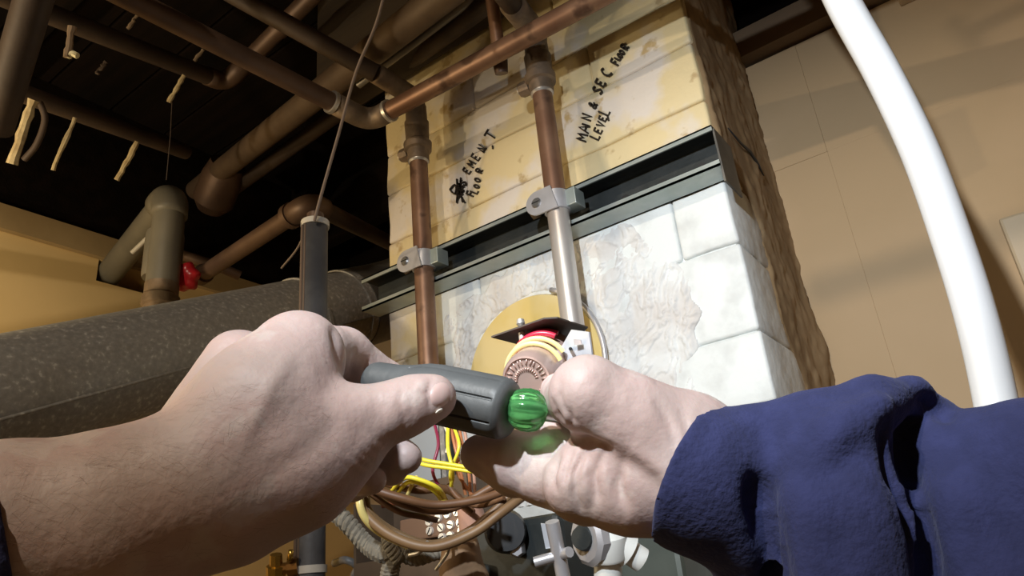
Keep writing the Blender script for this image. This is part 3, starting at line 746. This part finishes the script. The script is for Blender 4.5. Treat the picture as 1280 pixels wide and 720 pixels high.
t = thing('bar_shadow_line', 'unseen capped line added to cast a level shadow on the tan wall', 'pipe', (.5, .125, Zr(.70)))  # out of view, added to cast the level bar shadow on the tan wall
T('pipe', [(-.17, .125, Zr(.70)), (2.2, .125, Zr(.70))], .011, darkpipe, t); T('cap', [(-.185, .125, Zr(.70)), (-.16, .125, Zr(.70))], .012, darkpipe, t)  # pipe and cap of the unseen bar shadow line
t = thing('tee_shadow_line', 'unseen line with an upright end added to cast a tee shadow on the tan wall', 'valve', (.5, .125, Zr(.85)))  # also unseen, put in for the tee-shaped shadow on that wall
T('pipe', [(-.028, .125, Zr(.857)), (.055, .125, Zr(.862)), (2.2, .125, Zr(.90))], .0055, darkpipe, t); T('lever', [(-.032, .125, Zr(.874)), (-.024, .125, Zr(.841))], .006, darkpipe, t)  # unseen tee shadow line; the lever is its added upright end
T('riser', [(.030, .125, Zr(.90)), (.030, .125, Zr(1.19))], .007, darkpipe, t)

# ------------------------------------------------------------------ lower gear: boiler, control box, wires
t = thing('boiler', 'dark boiler casing standing below the chimney face', 'boiler', (-.36, .60, 0))
bm = bmesh.new(); box(bm, -.70, -.02, .46, .78, 0, Zr(-.035), .01); obj('casing', bm, boxm, t, smooth=False)
bx0 = onY(462, 700, .62).x; bx1 = onY(602, 700, .62).x; bz1 = onY(540, 600, .66).z
bm = bmesh.new(); hx0, hx1 = onY(722, 700, .70).x, onY(860, 700, .70).x; box(bm, hx0, hx1, .685, .775, Zr(-.034), onY(790, 655, .72).z, .006); tag(obj('draft_hood', bm, mat('hood_metal', (.05, .06, .05), .5, .2, (.075, .085, .07), 12, .2, 50), None, smooth=False), 'dark green grey hood box behind the white pipe fitting', 'hood')
t = thing('control_box', 'open brown metal control box under the tangled wires', 'box', ((bx0 + bx1) / 2, .62, Zr(-.035)))
bar('back_panel', bx0, bx1, .66, .67, Zr(-.035), bz1, t, boxm); bar('front_lip', bx0, bx1, .60, .604, Zr(-.035), onY(540, 690, .60).z, t, boxm)
bar('side_panel', bx0 - .004, bx0, .60, .67, Zr(-.035), bz1 - .02, t, boxm); bar('side_panel', bx1, bx1 + .004, .60, .67, Zr(-.035), bz1 - .01, t, boxm)
tb0 = onY(520, 662, .62); t2 = thing('terminal_block', 'brown terminal block with bright screws below the wires', 'terminal block', tb0)
tb1 = onY(585, 640, .62)
bar('base', tb0.x - .02, tb1.x, .615, .6595, tb0.z - .012, tb1.z + .004, t2, mat('terminal_base', (.22, .13, .085), .5), .002)
for i, (u, v) in enumerate(((534, 652), (546, 648), (558, 644), (570, 640), (537, 664), (549, 661), (561, 657), (573, 652), (562, 670), (575, 664), (552, 673))):
    p = onY(u + random.uniform(-1.5, 1.5), v + random.uniform(-1.5, 1.5), .612); s = lathe('screw', p + Vector((0, .012, 0)), p, [(0, .003), (.5, .003), (.52, .0048), (1, .0042)], screwm, t2, 14)
    q_ = random.uniform(0, 3.1); dv = Vector((math.cos(q_), 0, math.sin(q_))) * .0035; T('slot', [p - dv + Vector((0, -.0001, 0)), p + dv + Vector((0, -.0001, 0))], .0007, black, s, 6)
gp0, gp1 = onY(497, 590, .70), onY(575, 538, .70)
t = thing('junction_panel', 'light grey panel behind the yellow wires', 'panel', ((gp0.x + gp1.x) / 2, .70, Zr(-.035)))
bar('face', gp0.x, gp1.x - .022, .69, .70, Zr(-.035), gp1.z + .04, t, greypanel); bar('side_channel', gp1.x - .022, gp1.x - .003, .685, .70, Zr(-.035), gp1.z + .04, t, darkmetal)
bar('channel_insert', gp1.x - .016, gp1.x - .009, .680, .685, Zr(-.035), gp1.z + .04, t, galv)
def wire(px, r, m, name, label, group='tangled control wires', k=7):
    return tag(T(name, catmull([D(*p) for p in px], k), r, m, seg=10), label, 'wire', group)
wire([(500, 560, .60), (527, 574, .585), (560, 580, .58), (594, 586, .575)], .0016, yel, 'yellow_wire', 'straight bright yellow wire, upper of the crossing pair')
wire([(498, 566, .60), (527, 580, .585), (560, 585, .58), (594, 590, .575)], .0016, yel, 'yellow_wire', 'straight bright yellow wire, lower of the crossing pair')
wire([(488, 616, .60), (505, 598, .575), (525, 600, .57), (548, 611, .575), (560, 630, .60)], .0018, yel, 'yellow_wire', 'bright yellow wire arching above the brown cables, outer')
wire([(492, 622, .605), (510, 603, .58), (530, 606, .575), (546, 617, .58), (556, 634, .60)], .0018, yel, 'yellow_wire', 'bright yellow wire arching above the brown cables, inner')
wire([(545, 632, .57), (552, 629, .565), (560, 629, .565), (566, 633, .57)], .0022, yel, 'yellow_wire', 'tiny yellow wire bend just over the terminal screws')
wire([(460, 605, .58), (450, 622, .56), (455, 645, .555), (475, 665, .56), (510, 682, .57)], .0030, yel2, 'yellow_wire', 'dull yellow wire looping at the left of the bundle')
wire([(560, 530, .62), (560, 560, .60), (566, 590, .59), (563, 612, .60)], .0016, yel, 'yellow_wire', 'yellow wire dropping vertically behind the crossing pair')
wire([(566, 530, .62), (574, 558, .60), (563, 590, .60), (566, 612, .61)], .0014, yel, 'yellow_wire', 'yellow wire twisting down beside the vertical one')
for i, (a, b, c_, m, lb) in enumerate(((568, 580, 582, orw, 'orange brown wire bowing left behind the yellow pair'), (578, 590, 588, orw, 'orange brown wire bowing right near the fingertip'),
        (584, 596, 594, pinkwood, 'pinkish wire closest to the right fingertip'), (572, 576, 590, orw, 'orange brown wire slanting toward the screws'), (548, 545, 556, mat('maroon_wire', (.22, .015, .05), .4), 'dark red wire under the yellow arch'))):
    wire([(a - 6, 525, .63), (a, 555, .61), (b - 4, 590, .60), (c_, 618, .60)], .0014, m, 'control_wire', lb)
wire([(430, 600, .56), (455, 608, .545), (500, 622, .54), (545, 631, .545), (600, 624, .55), (640, 610, .56)], .0032, brnw, 'brown_cable', 'thick brown cable crossing highest over the bundle')
wire([(440, 592, .57), (470, 612, .555), (510, 632, .55), (560, 637, .56), (620, 606, .57)], .0030, brnw, 'brown_cable', 'brown cable sagging second in the bundle')
wire([(448, 612, .57), (455, 640, .56), (490, 670, .55), (540, 684, .545), (590, 667, .55), (625, 642, .555), (660, 615, .57)], .0038, tancable, 'brown_cable', 'tan brown cable forming the lowest loop')
wire([(458, 610, .575), (462, 640, .565), (495, 666, .568), (540, 680, .562), (585, 664, .566), (615, 640, .572), (650, 608, .58)], .0030, tancable, 'brown_cable', 'tan brown cable nested inside the lowest loop')
wire([(470, 600, .60), (520, 612, .59), (560, 612, .60), (590, 640, .60)], .0034, brnw, 'brown_cable', 'thin brown cable under the yellow arch')
wire([(512, 694, .56), (525, 690, .555), (534, 678, .56), (528, 686, .58)], .0016, solder, 'bare_wire', 'bare silver wire curl below the terminal block')
wire([(545, 712, .58), (560, 690, .575), (562, 672, .58), (575, 690, .59), (560, 715, .6)], .0014, solder, 'bare_wire', 'bare wire loop standing beside the brown paper wrap')
bm = bmesh.new()
wire([(452, 604, .57), (470, 622, .56), (500, 640, .555), (528, 646, .56), (545, 650, .57)], .0024, brnw, 'brown_cable', 'short brown cable running to the terminal screws')
wire([(478, 632, .58), (505, 628, .575), (540, 636, .58)], .0022, mat('rust_cable', (.16, .04, .02), .45), 'brown_cable', 'rust coloured cable between the two brown cable loops')
wire([(560, 606, .60), (575, 624, .59), (600, 632, .58), (630, 622, .57)], .0022, brnw, 'brown_cable', 'thin brown cable passing under the right fingertip')
wire([(508, 622, .59), (516, 604, .585), (521, 596, .59)], .0016, yel2, 'yellow_wire', 'short dull yellow wire end left of the yellow arch')
wire([(555, 530, .625), (561, 548, .615), (558, 566, .61)], .0013, mat('cream_insulation', (.7, .6, .45), .4), 'cream_wire', 'cream wire high beside the grey panel channel')
# paper wrapped part
pw = thing('wrapped_fitting', 'crumpled brown wrapped fitting below the terminal screws', 'fitting', D(580, 715, .6))
b_ = Body()
def crumple(nm, a, b, r0, r1, m, par):
    a = Vector(a); b = Vector(b); pts = [a.lerp(b, i / 10) for i in range(11)]; bm = bmesh.new()
    tube(bm, pts, [(r0 + (r1 - r0) * i / 10) for i in range(11)], 24)
    P = np.array([v.co[:] for v in bm.verts]); N = fbm(P, 60, 3) * .008
    cen = np.array([(a + (b - a) * max(0, min(1, (Vector(p) - a).dot(b - a) / (b - a).length_squared)))[:] for p in P])
    for v, n_, c_ in zip(bm.verts, N, cen): v.co += (v.co - Vector(c_)).normalized() * float(n_)
    return obj(nm, bm, m, par)
crumple('wrap', D(575, 675, .60), D(585, 760, .60), .016, .022, paper, pw)
lathe('pink_sleeve', D(585, 625, .61), D(592, 660, .61), [(0, .010), (1, .012)], pinkwood, pw)
# rope
def rope(name, px, r, label, m=ropem, strands=2, turns=17):
    P = catmull([D(*p) for p in px], 22); fr = frames(P); t = thing(name, label, 'rope', P[0])
    for s in range(strands):
        Q = []
        for i, (p, (tt, a, b)) in enumerate(zip(P, fr)):
            q = 2 * math.pi * (turns * i / len(P) + s / strands); Q.append(p + (a * math.cos(q) + b * math.sin(q)) * r * .72)
        T('strand', Q, r * .50, m, t, 8)
    return t
rope('grey_rope', [(405, 628, .66), (432, 652, .64), (458, 680, .63), (478, 692, .62), (492, 690, .62), (488, 712, .62), (484, 740, .62)], .0068, 'thick twisted grey rope slanting down behind the left wrist')
rope('grey_rope', [(486, 678, .615), (500, 690, .62), (520, 698, .62), (548, 690, .62), (562, 696, .63)], .0056, 'twisted grey rope lying level below the bare wires', turns=9)
rope('grey_rope', [(484, 668, .615), (487, 682, .61), (498, 700, .612)], .0048, 'short knotted rope end sticking up at the knot', turns=4)
# brass fitting at the lower left
t = thing('brass_valve', 'small brass valve low behind the left forearm', 'valve', D(355, 712, .8))
lathe('valve_body', D(345, 740, .8), D(345, 693, .8), [(0, .008), (.4, .008), (.42, .0105), (.7, .0105), (.72, .007), (1, .0065)], brass, t, 8)
lathe('outlet', D(345, 712, .8), D(374, 708, .8), [(0, .006), (.5, .006), (.55, .0095), (1, .0095)], mat('dark_brass', (.25, .12, .03), .35, .8), t, 10)
lathe('stem', D(362, 700, .79), D(364, 688, .79), [(0, .003), (1, .003)], brass, t, 10)
# wall hook beside the foam pipe
simple_pipe('grey_hook', [D(418, 704, .9), D(432, 700, .88), D(446, 708, .88), (D(442, 720, .88))], .0045, galv, 'grey curved hook beside the foam covered pipe', 'hook', k=6)
# dark gas valve body and knob
t = thing('gas_valve', 'dark cast gas valve with a round knob below the right hand', 'valve', D(660, 715, .62))
g0, g1 = onY(600, 700, .60), onY(712, 640, .60)
bar('body', g0.x, g1.x, .58, .68, Zr(-.035), g1.z, t, darkmetal, .008)
lathe('knob', onY(632, 664, .578), onY(632, 664, .555), [(0, .020), (.6, .019), (1, .017)], black, t, 24)
bar('side_block', g0.x - .006, g0.x + .022, .56, .60, Zr(-.035), g1.z - .035, t, mat('tan_casting', (.16, .12, .08), .6, .3), .003)
lathe('plug', onY(648, 685, .58), onY(646, 688, .565), [(0, .008), (.6, .008), (1, .005)], zinc, t, 6)
a = D(688, 655, .52); 
T('lever', [D(690, 652, .56), D(698, 690, .56), D(706, 730, .56)], .0055, zinc, t, 10)
T('link_rod', [D(668, 703, .56), D(700, 694, .56), D(712, 690, .55)], .004, zinc, t, 10)
poly('tag_plate', [D(676, 655, .565), D(692, 656, .565), D(697, 684, .565), D(682, 686, .565)], .002, bracket_m, t)
# white fitting at the bottom
t = thing('white_tee', 'white pipe fitting below the right wrist', 'fitting', D(762, 720, .62))
lathe('stem', D(760, 760, .6), D(760, 690, .6), [(0, .0115), (1, .0115)], pvcw, t); lathe('socket', D(760, 697, .6), D(756, 655, .6), [(0, .0165), (.1, .018), (.7, .018), (1, .012)], pvcw, t)
lathe('branch', D(760, 672, .6), D(802, 700, .6), [(0, .012), (.6, .014), (.62, .010), (1, .010)], pvcw, t)
lathe('flange', D(742, 672, .6), D(730, 674, .595), [(0, .022), (.7, .022), (1, .018)], zinc, t, 10)
lathe('hub', D(731, 672, .595), D(726, 673, .59), [(0, .011), (1, .009)], darkmetal, t, 16)

# ------------------------------------------------------------------ held parts: capped control, bracket, wires
t = thing('control_bulb', 'round copper capped control held up by the right hand', 'control', D(665, 470, .37))
ca, cb = D(657, 476, .352), D(690, 446, .405)
r_ = 33 * .352 / F
cap = lathe('cap', cb, ca, [(0, r_ * 1.12), (.45, r_ * 1.12), (.5, r_ * 1.04), (.86, r_ * 1.04), (.93, r_ * 1.0), (.98, r_ * .93), (.985, r_ * .86), (.97, r_ * .82), (.972, 1e-4)], disc_m, t, 48)
dd_ = (ca - cb).normalized(); n1 = dd_.cross(Vector((0, 0, 1))).normalized(); n2 = n1.cross(dd_)
fc_ = ca - dd_ * .0012
bm = bmesh.new()
for i in range(26):
    q = i / 26 * 2 * math.pi + .1; rr_ = r_ * .70
    p = fc_ + (n1 * math.cos(q) + n2 * math.sin(q)) * rr_; tq = (-n1 * math.sin(q) + n2 * math.cos(q)); rq = (n1 * math.cos(q) + n2 * math.sin(q))
    sgn = random.choice((-1, 1))
    tube(bm, [p - rq * .0013, p + rq * .0013 + tq * .0005 * sgn], .00032, 6)
for i in range(15):
    q = math.pi * (i / 15) + .1 + math.pi * 0; rr_ = r_ * .42
    p = fc_ + (n1 * math.cos(q) + n2 * math.sin(q)) * rr_; rq = (n1 * math.cos(q) + n2 * math.sin(q)); tube(bm, [p - rq * .0008, p + rq * .0008], .0003, 6)
o = obj('embossed_ring', bm, disc_m, t)
def loop(c, rr_, a0, a1, r, m, name, label, tilt=0):
    P = [c + (n1 * math.cos(q) + n2 * math.sin(q)) * rr_ + dd_ * tilt * math.cos(q) for q in np.linspace(a0, a1, 30)]
    return tag(T(name, P, r, m, seg=12), label, 'wire')
mid = ca.lerp(cb, .38)
cm = ca.lerp(cb, .32); loop(cm, r_ * 1.17, -1.6, 2.9, .0013, mat('cream_wire', (.80, .72, .30), .35), 'yellow_wire', 'cream yellow wire wrapped round the copper cap, front turn')
cm = ca.lerp(cb, .48); loop(cm, r_ * 1.24, -1.6, 2.75, .0013, MATS['cream_wire'], 'yellow_wire', 'cream yellow wire wrapped round the cap, back turn')
cm = ca.lerp(cb, .66); loop(cm, r_ * 1.30, -1.2, 2.2, .0016, redw, 'red_wire', 'red wire looped behind the cap, front turn')
cm = ca.lerp(cb, .76); loop(cm, r_ * 1.32, -1.2, 2.2, .0016, redw, 'red_wire', 'red wire looped behind the cap, back turn')
t = thing('bracket', 'thin dark metal bracket plate with a light folded end above the cap', 'bracket', D(690, 420, .375))
pz = .132
poly('plate', [onZ(u, v, pz) for u, v in ((614, 422), (680, 399), (697, 398), (735, 410), (700, 441), (653, 432))], .0009, plate_m, t)
fb = poly('folded_end', [D(698, 440, .38), D(714, 412, .372), D(736, 415, .36), D(741, 452, .36), D(720, 462, .37)], .0009, bracket_m, t)
T('rivet_hole', [D(713, 436, .365), D(713.1, 436, .372)], .0009, black, fb, 10)
poly('slot', [D(717, 424, .3655), D(726, 425, .362), D(727, 431, .362), D(718, 431, .3655)], .0004, zinc, fb)
sc_ = onZ(652, 415, pz)
lathe('screw', sc_ + Vector((0, 0, .007)), sc_ + Vector((0, 0, -.005)), [(0, .0020), (.2, .0024), (.35, .0011), (.6, .0011), (.62, .0020), (1, .0018)], solder, t, 14)

# ------------------------------------------------------------------ screwdriver
t = thing('screwdriver', 'grey ribbed screwdriver with a clear green collar gripped in the left hand', 'screwdriver', D(560, 500, .335))
ha, hb = D(462, 474, .36), D(640, 513, .325)
prof = [(0, .5), (.02, .60), (.06, .66), (.2, .70), (.3, .78), (.42, .95), (.52, 1.0), (.93, 1.0), (.96, .96), (.985, .86), (1, .62)]
hr = 38.5 * .335 / F; ax_ = (hb - ha).normalized(); n1 = ax_.cross(Vector((0, 0, 1))).normalized(); n2 = n1.cross(ax_)
bm = bmesh.new(); rg = []; NS = 160; pf = []
for i in range(121):
    tt = i / 120; rr_ = np.interp(tt, [p[0] for p in prof], [p[1] for p in prof]); pf.append((tt, rr_))
for tt, rr_ in pf:
    gr = np.clip((tt - .30) / .03, 0, 1) * np.clip((.95 - tt) / .015, 0, 1)
    ring = []
    for j in range(NS):
        q = 2 * math.pi * j / NS; w_ = abs(((q / (2 * math.pi) * 8 + .37) % 1) - .5) * 2
        g_ = (1 - .11 * gr) if w_ < .10 else 1 - .03 * gr * (1 - math.sin((w_ - .1) / .9 * math.pi / 2))
        ring.append(bm.verts.new(ha.lerp(hb, tt) + (n1 * math.cos(q) + n2 * math.sin(q)) * hr * rr_ * g_))
    rg.append(ring)
for a, b in zip(rg, rg[1:]):
    for i in range(NS): bm.faces.new((a[i], a[(i + 1) % NS], b[(i + 1) % NS], b[i]))
bm.faces.new(rg[0][::-1]); bm.faces.new(rg[-1]); obj('handle', bm, handle_m, t, auto=35)
gc0, gc1 = D(636, 511, .325), D(684, 514, .322)
bm = bmesh.new(); gr_ = 25 * .324 / F; rg = []; ax2 = (gc1 - gc0).normalized(); m1 = ax2.cross(Vector((0, 0, 1))).normalized(); m2 = m1.cross(ax2)
for tt, rr_ in ((0, .45), (.06, .7), (.18, .92), (.35, 1.02), (.55, 1.04), (.75, .95), (.9, .7), (.97, .45), (1, .25)):
    rg.append([bm.verts.new(gc0.lerp(gc1, tt) + (m1 * math.cos(q) + m2 * math.sin(q)) * gr_ * rr_ * (1 + .05 * math.cos(10 * q))) for q in [2 * math.pi * j / 60 for j in range(60)]])
for a, b in zip(rg, rg[1:]):
    for i in range(60): bm.faces.new((a[i], a[(i + 1) % 60], b[(i + 1) % 60], b[i]))
bm.faces.new(rg[0][::-1]); bm.faces.new(rg[-1]); obj('green_collar', bm, green, t, auto=50)
T('shaft', [D(640, 512, .325), D(720, 522, .335)], .0035, steel, t, 12)

# ------------------------------------------------------------------ the person: two hands, forearms and sleeves
per = thing('person', 'person in a navy fleece, both hands working with a screwdriver', 'person', (0, -.05, Zr(-.2)))
def skin_relief(k):
    def f(vs, u, v): return .00022 * fbm(vs, 120 * k, 3) + .0005 * vnoise(vs + 4, 34) 
    return f
Lh = Body()
Lh.chain([(-260, 740, .235, 128), (0, 680, .262, 120), (150, 648, .275, 106), (255, 606, .287, 92)], .010)   # forearm
Lh.chain([(265, 600, .287, 90), (330, 515, .300, 82), (372, 448, .318, 60)], .014)   # back of hand to index knuckle
Lh.chain([(235, 590, .305, 70), (298, 456, .345, 44)], .012)                        # to middle knuckle
Lh.chain([(300, 620, .290, 74), (375, 580, .297, 72), (428, 548, .303, 56)], .012)     # ball of the thumb
Lh.chain([(432, 532, .303, 52), (498, 512, .307, 35), (520, 503, .309, 31.5), (542, 497, .311, 28.5)], .005)          # thumb
Lh.chain([(368, 440, .332, 44), (428, 444, .372, 34), (482, 480, .388, 27), (505, 515, .375, 21)], .004)  # index
Lh.chain([(325, 485, .355, 42), (415, 505, .395, 27), (470, 550, .392, 25), (508, 572, .362, 20)], .004)  # middle
Lh.chain([(300, 520, .35, 44), (400, 545, .395, 27), (455, 578, .388, 24), (490, 588, .366, 19)], .004)   # ring
Lh.chain([(300, 560, .33, 44), (390, 590, .375, 25), (440, 604, .368, 21), (466, 600, .350, 17)], .004)   # little
cr = Lh.crease
for k, (x, y_) in enumerate(((452, 590), (460, 582), (467, 573), (473, 563))):
    cr([(x + 4, y_), (x - 8, y_ - 8), (x - 18, y_ - 20)], .0011, 2.6)
cr([(500, 545), (508, 530), (506, 512)], -.0007, 5); cr([(512, 540), (516, 528), (514, 512)], -.0006, 4)
cr([(445, 545), (470, 520), (480, 500)], -.0008, 12)
cr([(416, 408), (423, 440), (430, 468)], -.0022, 5); cr([(380, 440), (405, 500), (440, 530)], .0008, 16)          # tendon to the thumb
cr([(300, 560), (340, 480), (365, 440)], .0010, 13)
cr([(330, 600), (390, 560), (430, 520)], -.0010, 16)
cr([(541, 472), (535, 490), (539, 512)], -.0013, 2.6); cr([(505, 478), (500, 500), (506, 530)], -.0008, 4); cr([(515, 476), (512, 492), (516, 520)], -.0007, 3)            # nail fold
cr([(524, 488), (530, 493), (536, 491)], -.0007, 2.5)
cr([(446, 436), (440, 452), (438, 470)], -.0008, 4); cr([(462, 446), (456, 462), (454, 476)], -.0007, 4)
cr([(255, 470), (300, 440), (330, 430)], -.0012, 8)
vs, fc = Lh.mesh(.0014, skin_relief(1), clipx=(camxyz(-230, 0, .24)[0], .05), smooth=1)
lh = body_obj('left_hand', vs, fc, skin, per)
# thumbnail laid on the surface
def nail(B, cu, cv, au, av, rot, name, par, m, lift=.0006):
    bm = bmesh.new(); rows = []
    for r in np.linspace(0, 1, 6):
        ring = []
        for q in np.linspace(0, 2 * math.pi, 20, endpoint=False):
            x, y_ = r * math.cos(q) * au, r * math.sin(q) * av
            u = cu + x * math.cos(rot) - y_ * math.sin(rot); v = cv + x * math.sin(rot) + y_ * math.cos(rot)
            p = B.surf(u, v)
            if p is None: p = rows[-1][len(ring)] if rows else None
            else: p = p * (1 - lift * (1 - r ** 4 * 1.4) / .31)
            ring.append(p)
        rows.append(ring)
    V = [[bm.verts.new(c2w(p)) for p in ring] for ring in rows[1:]]
    c0 = bm.verts.new(c2w(rows[0][0]))
    for i in range(20):
        bm.faces.new((c0, V[0][i], V[0][(i + 1) % 20]))
        for a, b in zip(V, V[1:]): bm.faces.new((a[i], b[i], b[(i + 1) % 20], a[(i + 1) % 20]))
    return obj(name, bm, m, par)
nn_ = nail(Lh, 551, 493, 13, 17, .25, 'thumbnail', lh, nailm)
nt_ = nail(Lh, 549, 514, 6, 2.6, -.6, 'nail_edge', lh, nail_tip, .0012)
# fine hair over the forearm and hand
def hairs(B, n, region, name, par, lo=.004, hi=.009, direc=(1, -.35)):
    bm = bmesh.new(); k = 0
    while k < n:
        u = random.uniform(region[0], region[2]); v = random.uniform(region[1], region[3]); k += 1
        p = B.surf(u, v)
        if p is None or -p[2] > .36: continue
        e = 6; px, py = B.surf(u + e, v), B.surf(u, v + e)
        if px is None or py is None: continue
        nr = np.cross(px - p, py - p); nr = nr / (np.linalg.norm(nr) + 1e-9)
        if nr @ p > 0: nr = -nr
        a = math.atan2(direc[1], direc[0]) + random.gauss(0, .5); t_ = np.array([math.cos(a), -math.sin(a), 0]); t_ -= nr * (t_ @ nr); t_ /= np.linalg.norm(t_) + 1e-9
        L = random.uniform(lo, hi); sd_ = np.cross(t_, nr) * .00003; q0 = p - nr * .0002; q1 = p + t_ * L * .55 + nr * L * .22; q2 = p + t_ * L + nr * L * .16
        a0, a1 = bm.verts.new(c2w(q0 + sd_)), bm.verts.new(c2w(q0 - sd_)); b0, b1 = bm.verts.new(c2w(q1 + sd_)), bm.verts.new(c2w(q1 - sd_)); c0 = bm.verts.new(c2w(q2))
        bm.faces.new((a0, a1, b1, b0)); bm.faces.new((b0, b1, c0))
    o = obj(name, bm, hairm, par, smooth=False); o['kind'] = 'stuff'; return o
hairs(Lh, 650, (0, 480, 420, 720), 'arm_hair', lh)

Rh = Body()
Rh.chain([(1050, 655, .31, 56), (930, 610, .315, 66), (850, 574, .312, 78)], .010)
Rh.chain([(858, 560, .312, 66), (790, 528, .306, 53), (737, 492, .304, 47)], .010)             # thumb base to its bent knuckle
Rh.chain([(733, 494, .304, 47), (716, 498, .325, 32), (700, 490, .348, 25)], .004)              # thumb tip turned away
Rh.chain([(850, 585, .308, 76), (775, 560, .316, 50)], .012)
Rh.chain([(850, 604, .316, 62), (785, 608, .310, 54), (728, 600, .312, 46)], .009)             # heel of the hand
Rh.chain([(725, 606, .315, 46), (706, 570, .335, 30), (690, 535, .355, 23), (690, 505, .37, 20)], .004)    # index finger going up behind the cap
Rh.chain([(735, 612, .325, 42), (680, 590, .338, 38), (640, 576, .345, 35), (600, 568, .350, 25)], .006)         # middle finger reaching left
Rh.chain([(735, 615, .33, 38), (690, 600, .352, 29), (640, 594, .364, 24), (606, 580, .37, 19)], .005)        # ring
Rh.chain([(745, 620, .34, 34), (705, 600, .368, 24), (660, 575, .385, 20), (628, 560, .39, 17)], .004)         # little
cr = Rh.crease
cr([(690, 538), (708, 548), (732, 553), (760, 562)], -.0036, 6); cr([(740, 556), (790, 580), (830, 612)], -.0014, 12)
cr([(700, 548), (690, 562), (684, 580)], -.0030, 7)
cr([(735, 552), (738, 590), (742, 620), (738, 640)], -.0014, 5)
cr([(755, 560), (770, 600), (776, 630)], -.0018, 7)
cr([(716, 560), (706, 585), (704, 605)], -.0016, 4); cr([(694, 580), (690, 600), (696, 615)], -.0014, 3)
cr([(725, 556), (722, 590), (724, 610)], -.0010, 4)
cr([(790, 560), (830, 590), (850, 640)], .0016, 12)
cr([(700, 470), (698, 500), (702, 530)], -.0008, 3.5); cr([(712, 500), (715, 525), (712, 540)], -.0007, 3); cr([(692, 515), (700, 530), (712, 542)], -.0008, 3)
cr([(800, 485), (790, 510), (800, 540)], -.0006, 14)
cr([(590, 575), (604, 590), (620, 600)], -.0012, 4); cr([(620, 560), (612, 575), (600, 585)], -.0009, 5)
cr([(652, 552), (650, 580), (650, 612)], -.0010, 3)
cr([(732, 560), (716, 590), (718, 620), (728, 640)], -.0022, 4.5); cr([(752, 566), (742, 595), (748, 630)], -.0020, 5); cr([(778, 575), (772, 605), (784, 640)], -.0018, 7)
cr([(700, 568), (688, 590), (686, 612)], -.0020, 3.5); cr([(740, 470), (760, 480), (775, 500)], -.0008, 9); cr([(690, 500), (696, 520), (706, 534)], -.0014, 3)
cr([(698, 490), (706, 512), (720, 530)], -.0009, 2.6); cr([(820, 500), (836, 530), (846, 560)], -.0009, 6); cr([(852, 515), (862, 545), (864, 580)], -.0010, 5)
vs, fc = Rh.mesh(.00125, skin_relief(1.1), smooth=1)
rh = body_obj('right_hand', vs, fc, skin, per)

Sl = Body()
Sl.chain([(820, 580, .304, 88), (872, 598, .304, 92), (955, 628, .308, 104), (1100, 680, .305, 118)], .004)      # cuff and core
Sl.chain([(1012, 560, .285, 44), (1024, 640, .270, 54), (1040, 780, .255, 66)], .005)       # big drape
Sl.chain([(1062, 555, .282, 52), (1070, 650, .270, 56), (1080, 780, .256, 60)], .012)
Sl.chain([(1000, 575, .278, 18), (1050, 545, .272, 22), (1098, 508, .276, 20)], .008)
Sl.chain([(950, 545, .302, 42), (1020, 535, .296, 44), (1090, 505, .292, 32), (1140, 492, .300, 18), (1182, 512, .308, 13)], .008)
Sl.chain([(1120, 600, .312, 90), (1240, 650, .305, 125), (1400, 700, .29, 150)], .004)
Sl.chain([(1172, 560, .292, 26), (1205, 640, .270, 42), (1250, 800, .252, 66)], .006)
Sl.chain([(1215, 560, .290, 44), (1300, 590, .275, 88), (1400, 640, .26, 130), (1560, 760, .235, 220)], .012)
Sl.chain([(1270, 680, .27, 70), (1330, 800, .25, 120)], .012)
Sl.chain([(935, 690, .302, 34), (945, 780, .295, 60)], .004)
cr = Sl.crease
cr([(948, 590), (950, 625), (960, 680), (975, 760)], -.010, 14)
cr([(1010, 605), (1050, 585), (1092, 545)], -.0025, 14)
cr([(1118, 530), (1126, 580), (1144, 650), (1172, 760)], -.009, 15)
cr([(1150, 498), (1168, 508), (1188, 520)], -.007, 10)
cr([(1045, 600), (1052, 660), (1045, 740)], -.0015, 16)
cr([(830, 600), (870, 560), (895, 520)], -.0012, 14)
Sl.planes.append((camxyz(850, 598, .304), nrm(np.array([.8, -.3, .45]))))
for dd0 in (0, .012, .024):
    Sl.cut([(960, 592, .262 + dd0, 3), (956, 622, .262 + dd0, 9), (964, 660, .260 + dd0, 10), (984, 760, .255 + dd0, 17)])
    Sl.cut([(1120, 560, .262 + dd0, 4), (1134, 640, .258 + dd0, 9), (1168, 770, .250 + dd0, 18)])
vs, fc = Sl.mesh(.0020, lambda vs, u, v: (.0006) * fbm(vs, 45, 4) + .002 * vnoise(vs, 18), clipx=(-.2, camxyz(1480, 0, .25)[0]), smooth=4)
sl = body_obj('sleeve', vs, fc, navy, per)
S2_ = Body(); S2_.chain([(30, 676, .262, 129), (-120, 715, .250, 138), (-420, 800, .23, 160)], .01); S2_.planes.append((camxyz(10, 665, .228), nrm(np.array([-1, -.15, .85]))))
vs, fc = S2_.mesh(.003, lambda vs, u, v: .001 * fbm(vs, 45, 4))
body_obj('sleeve', vs, fc, navy, per)
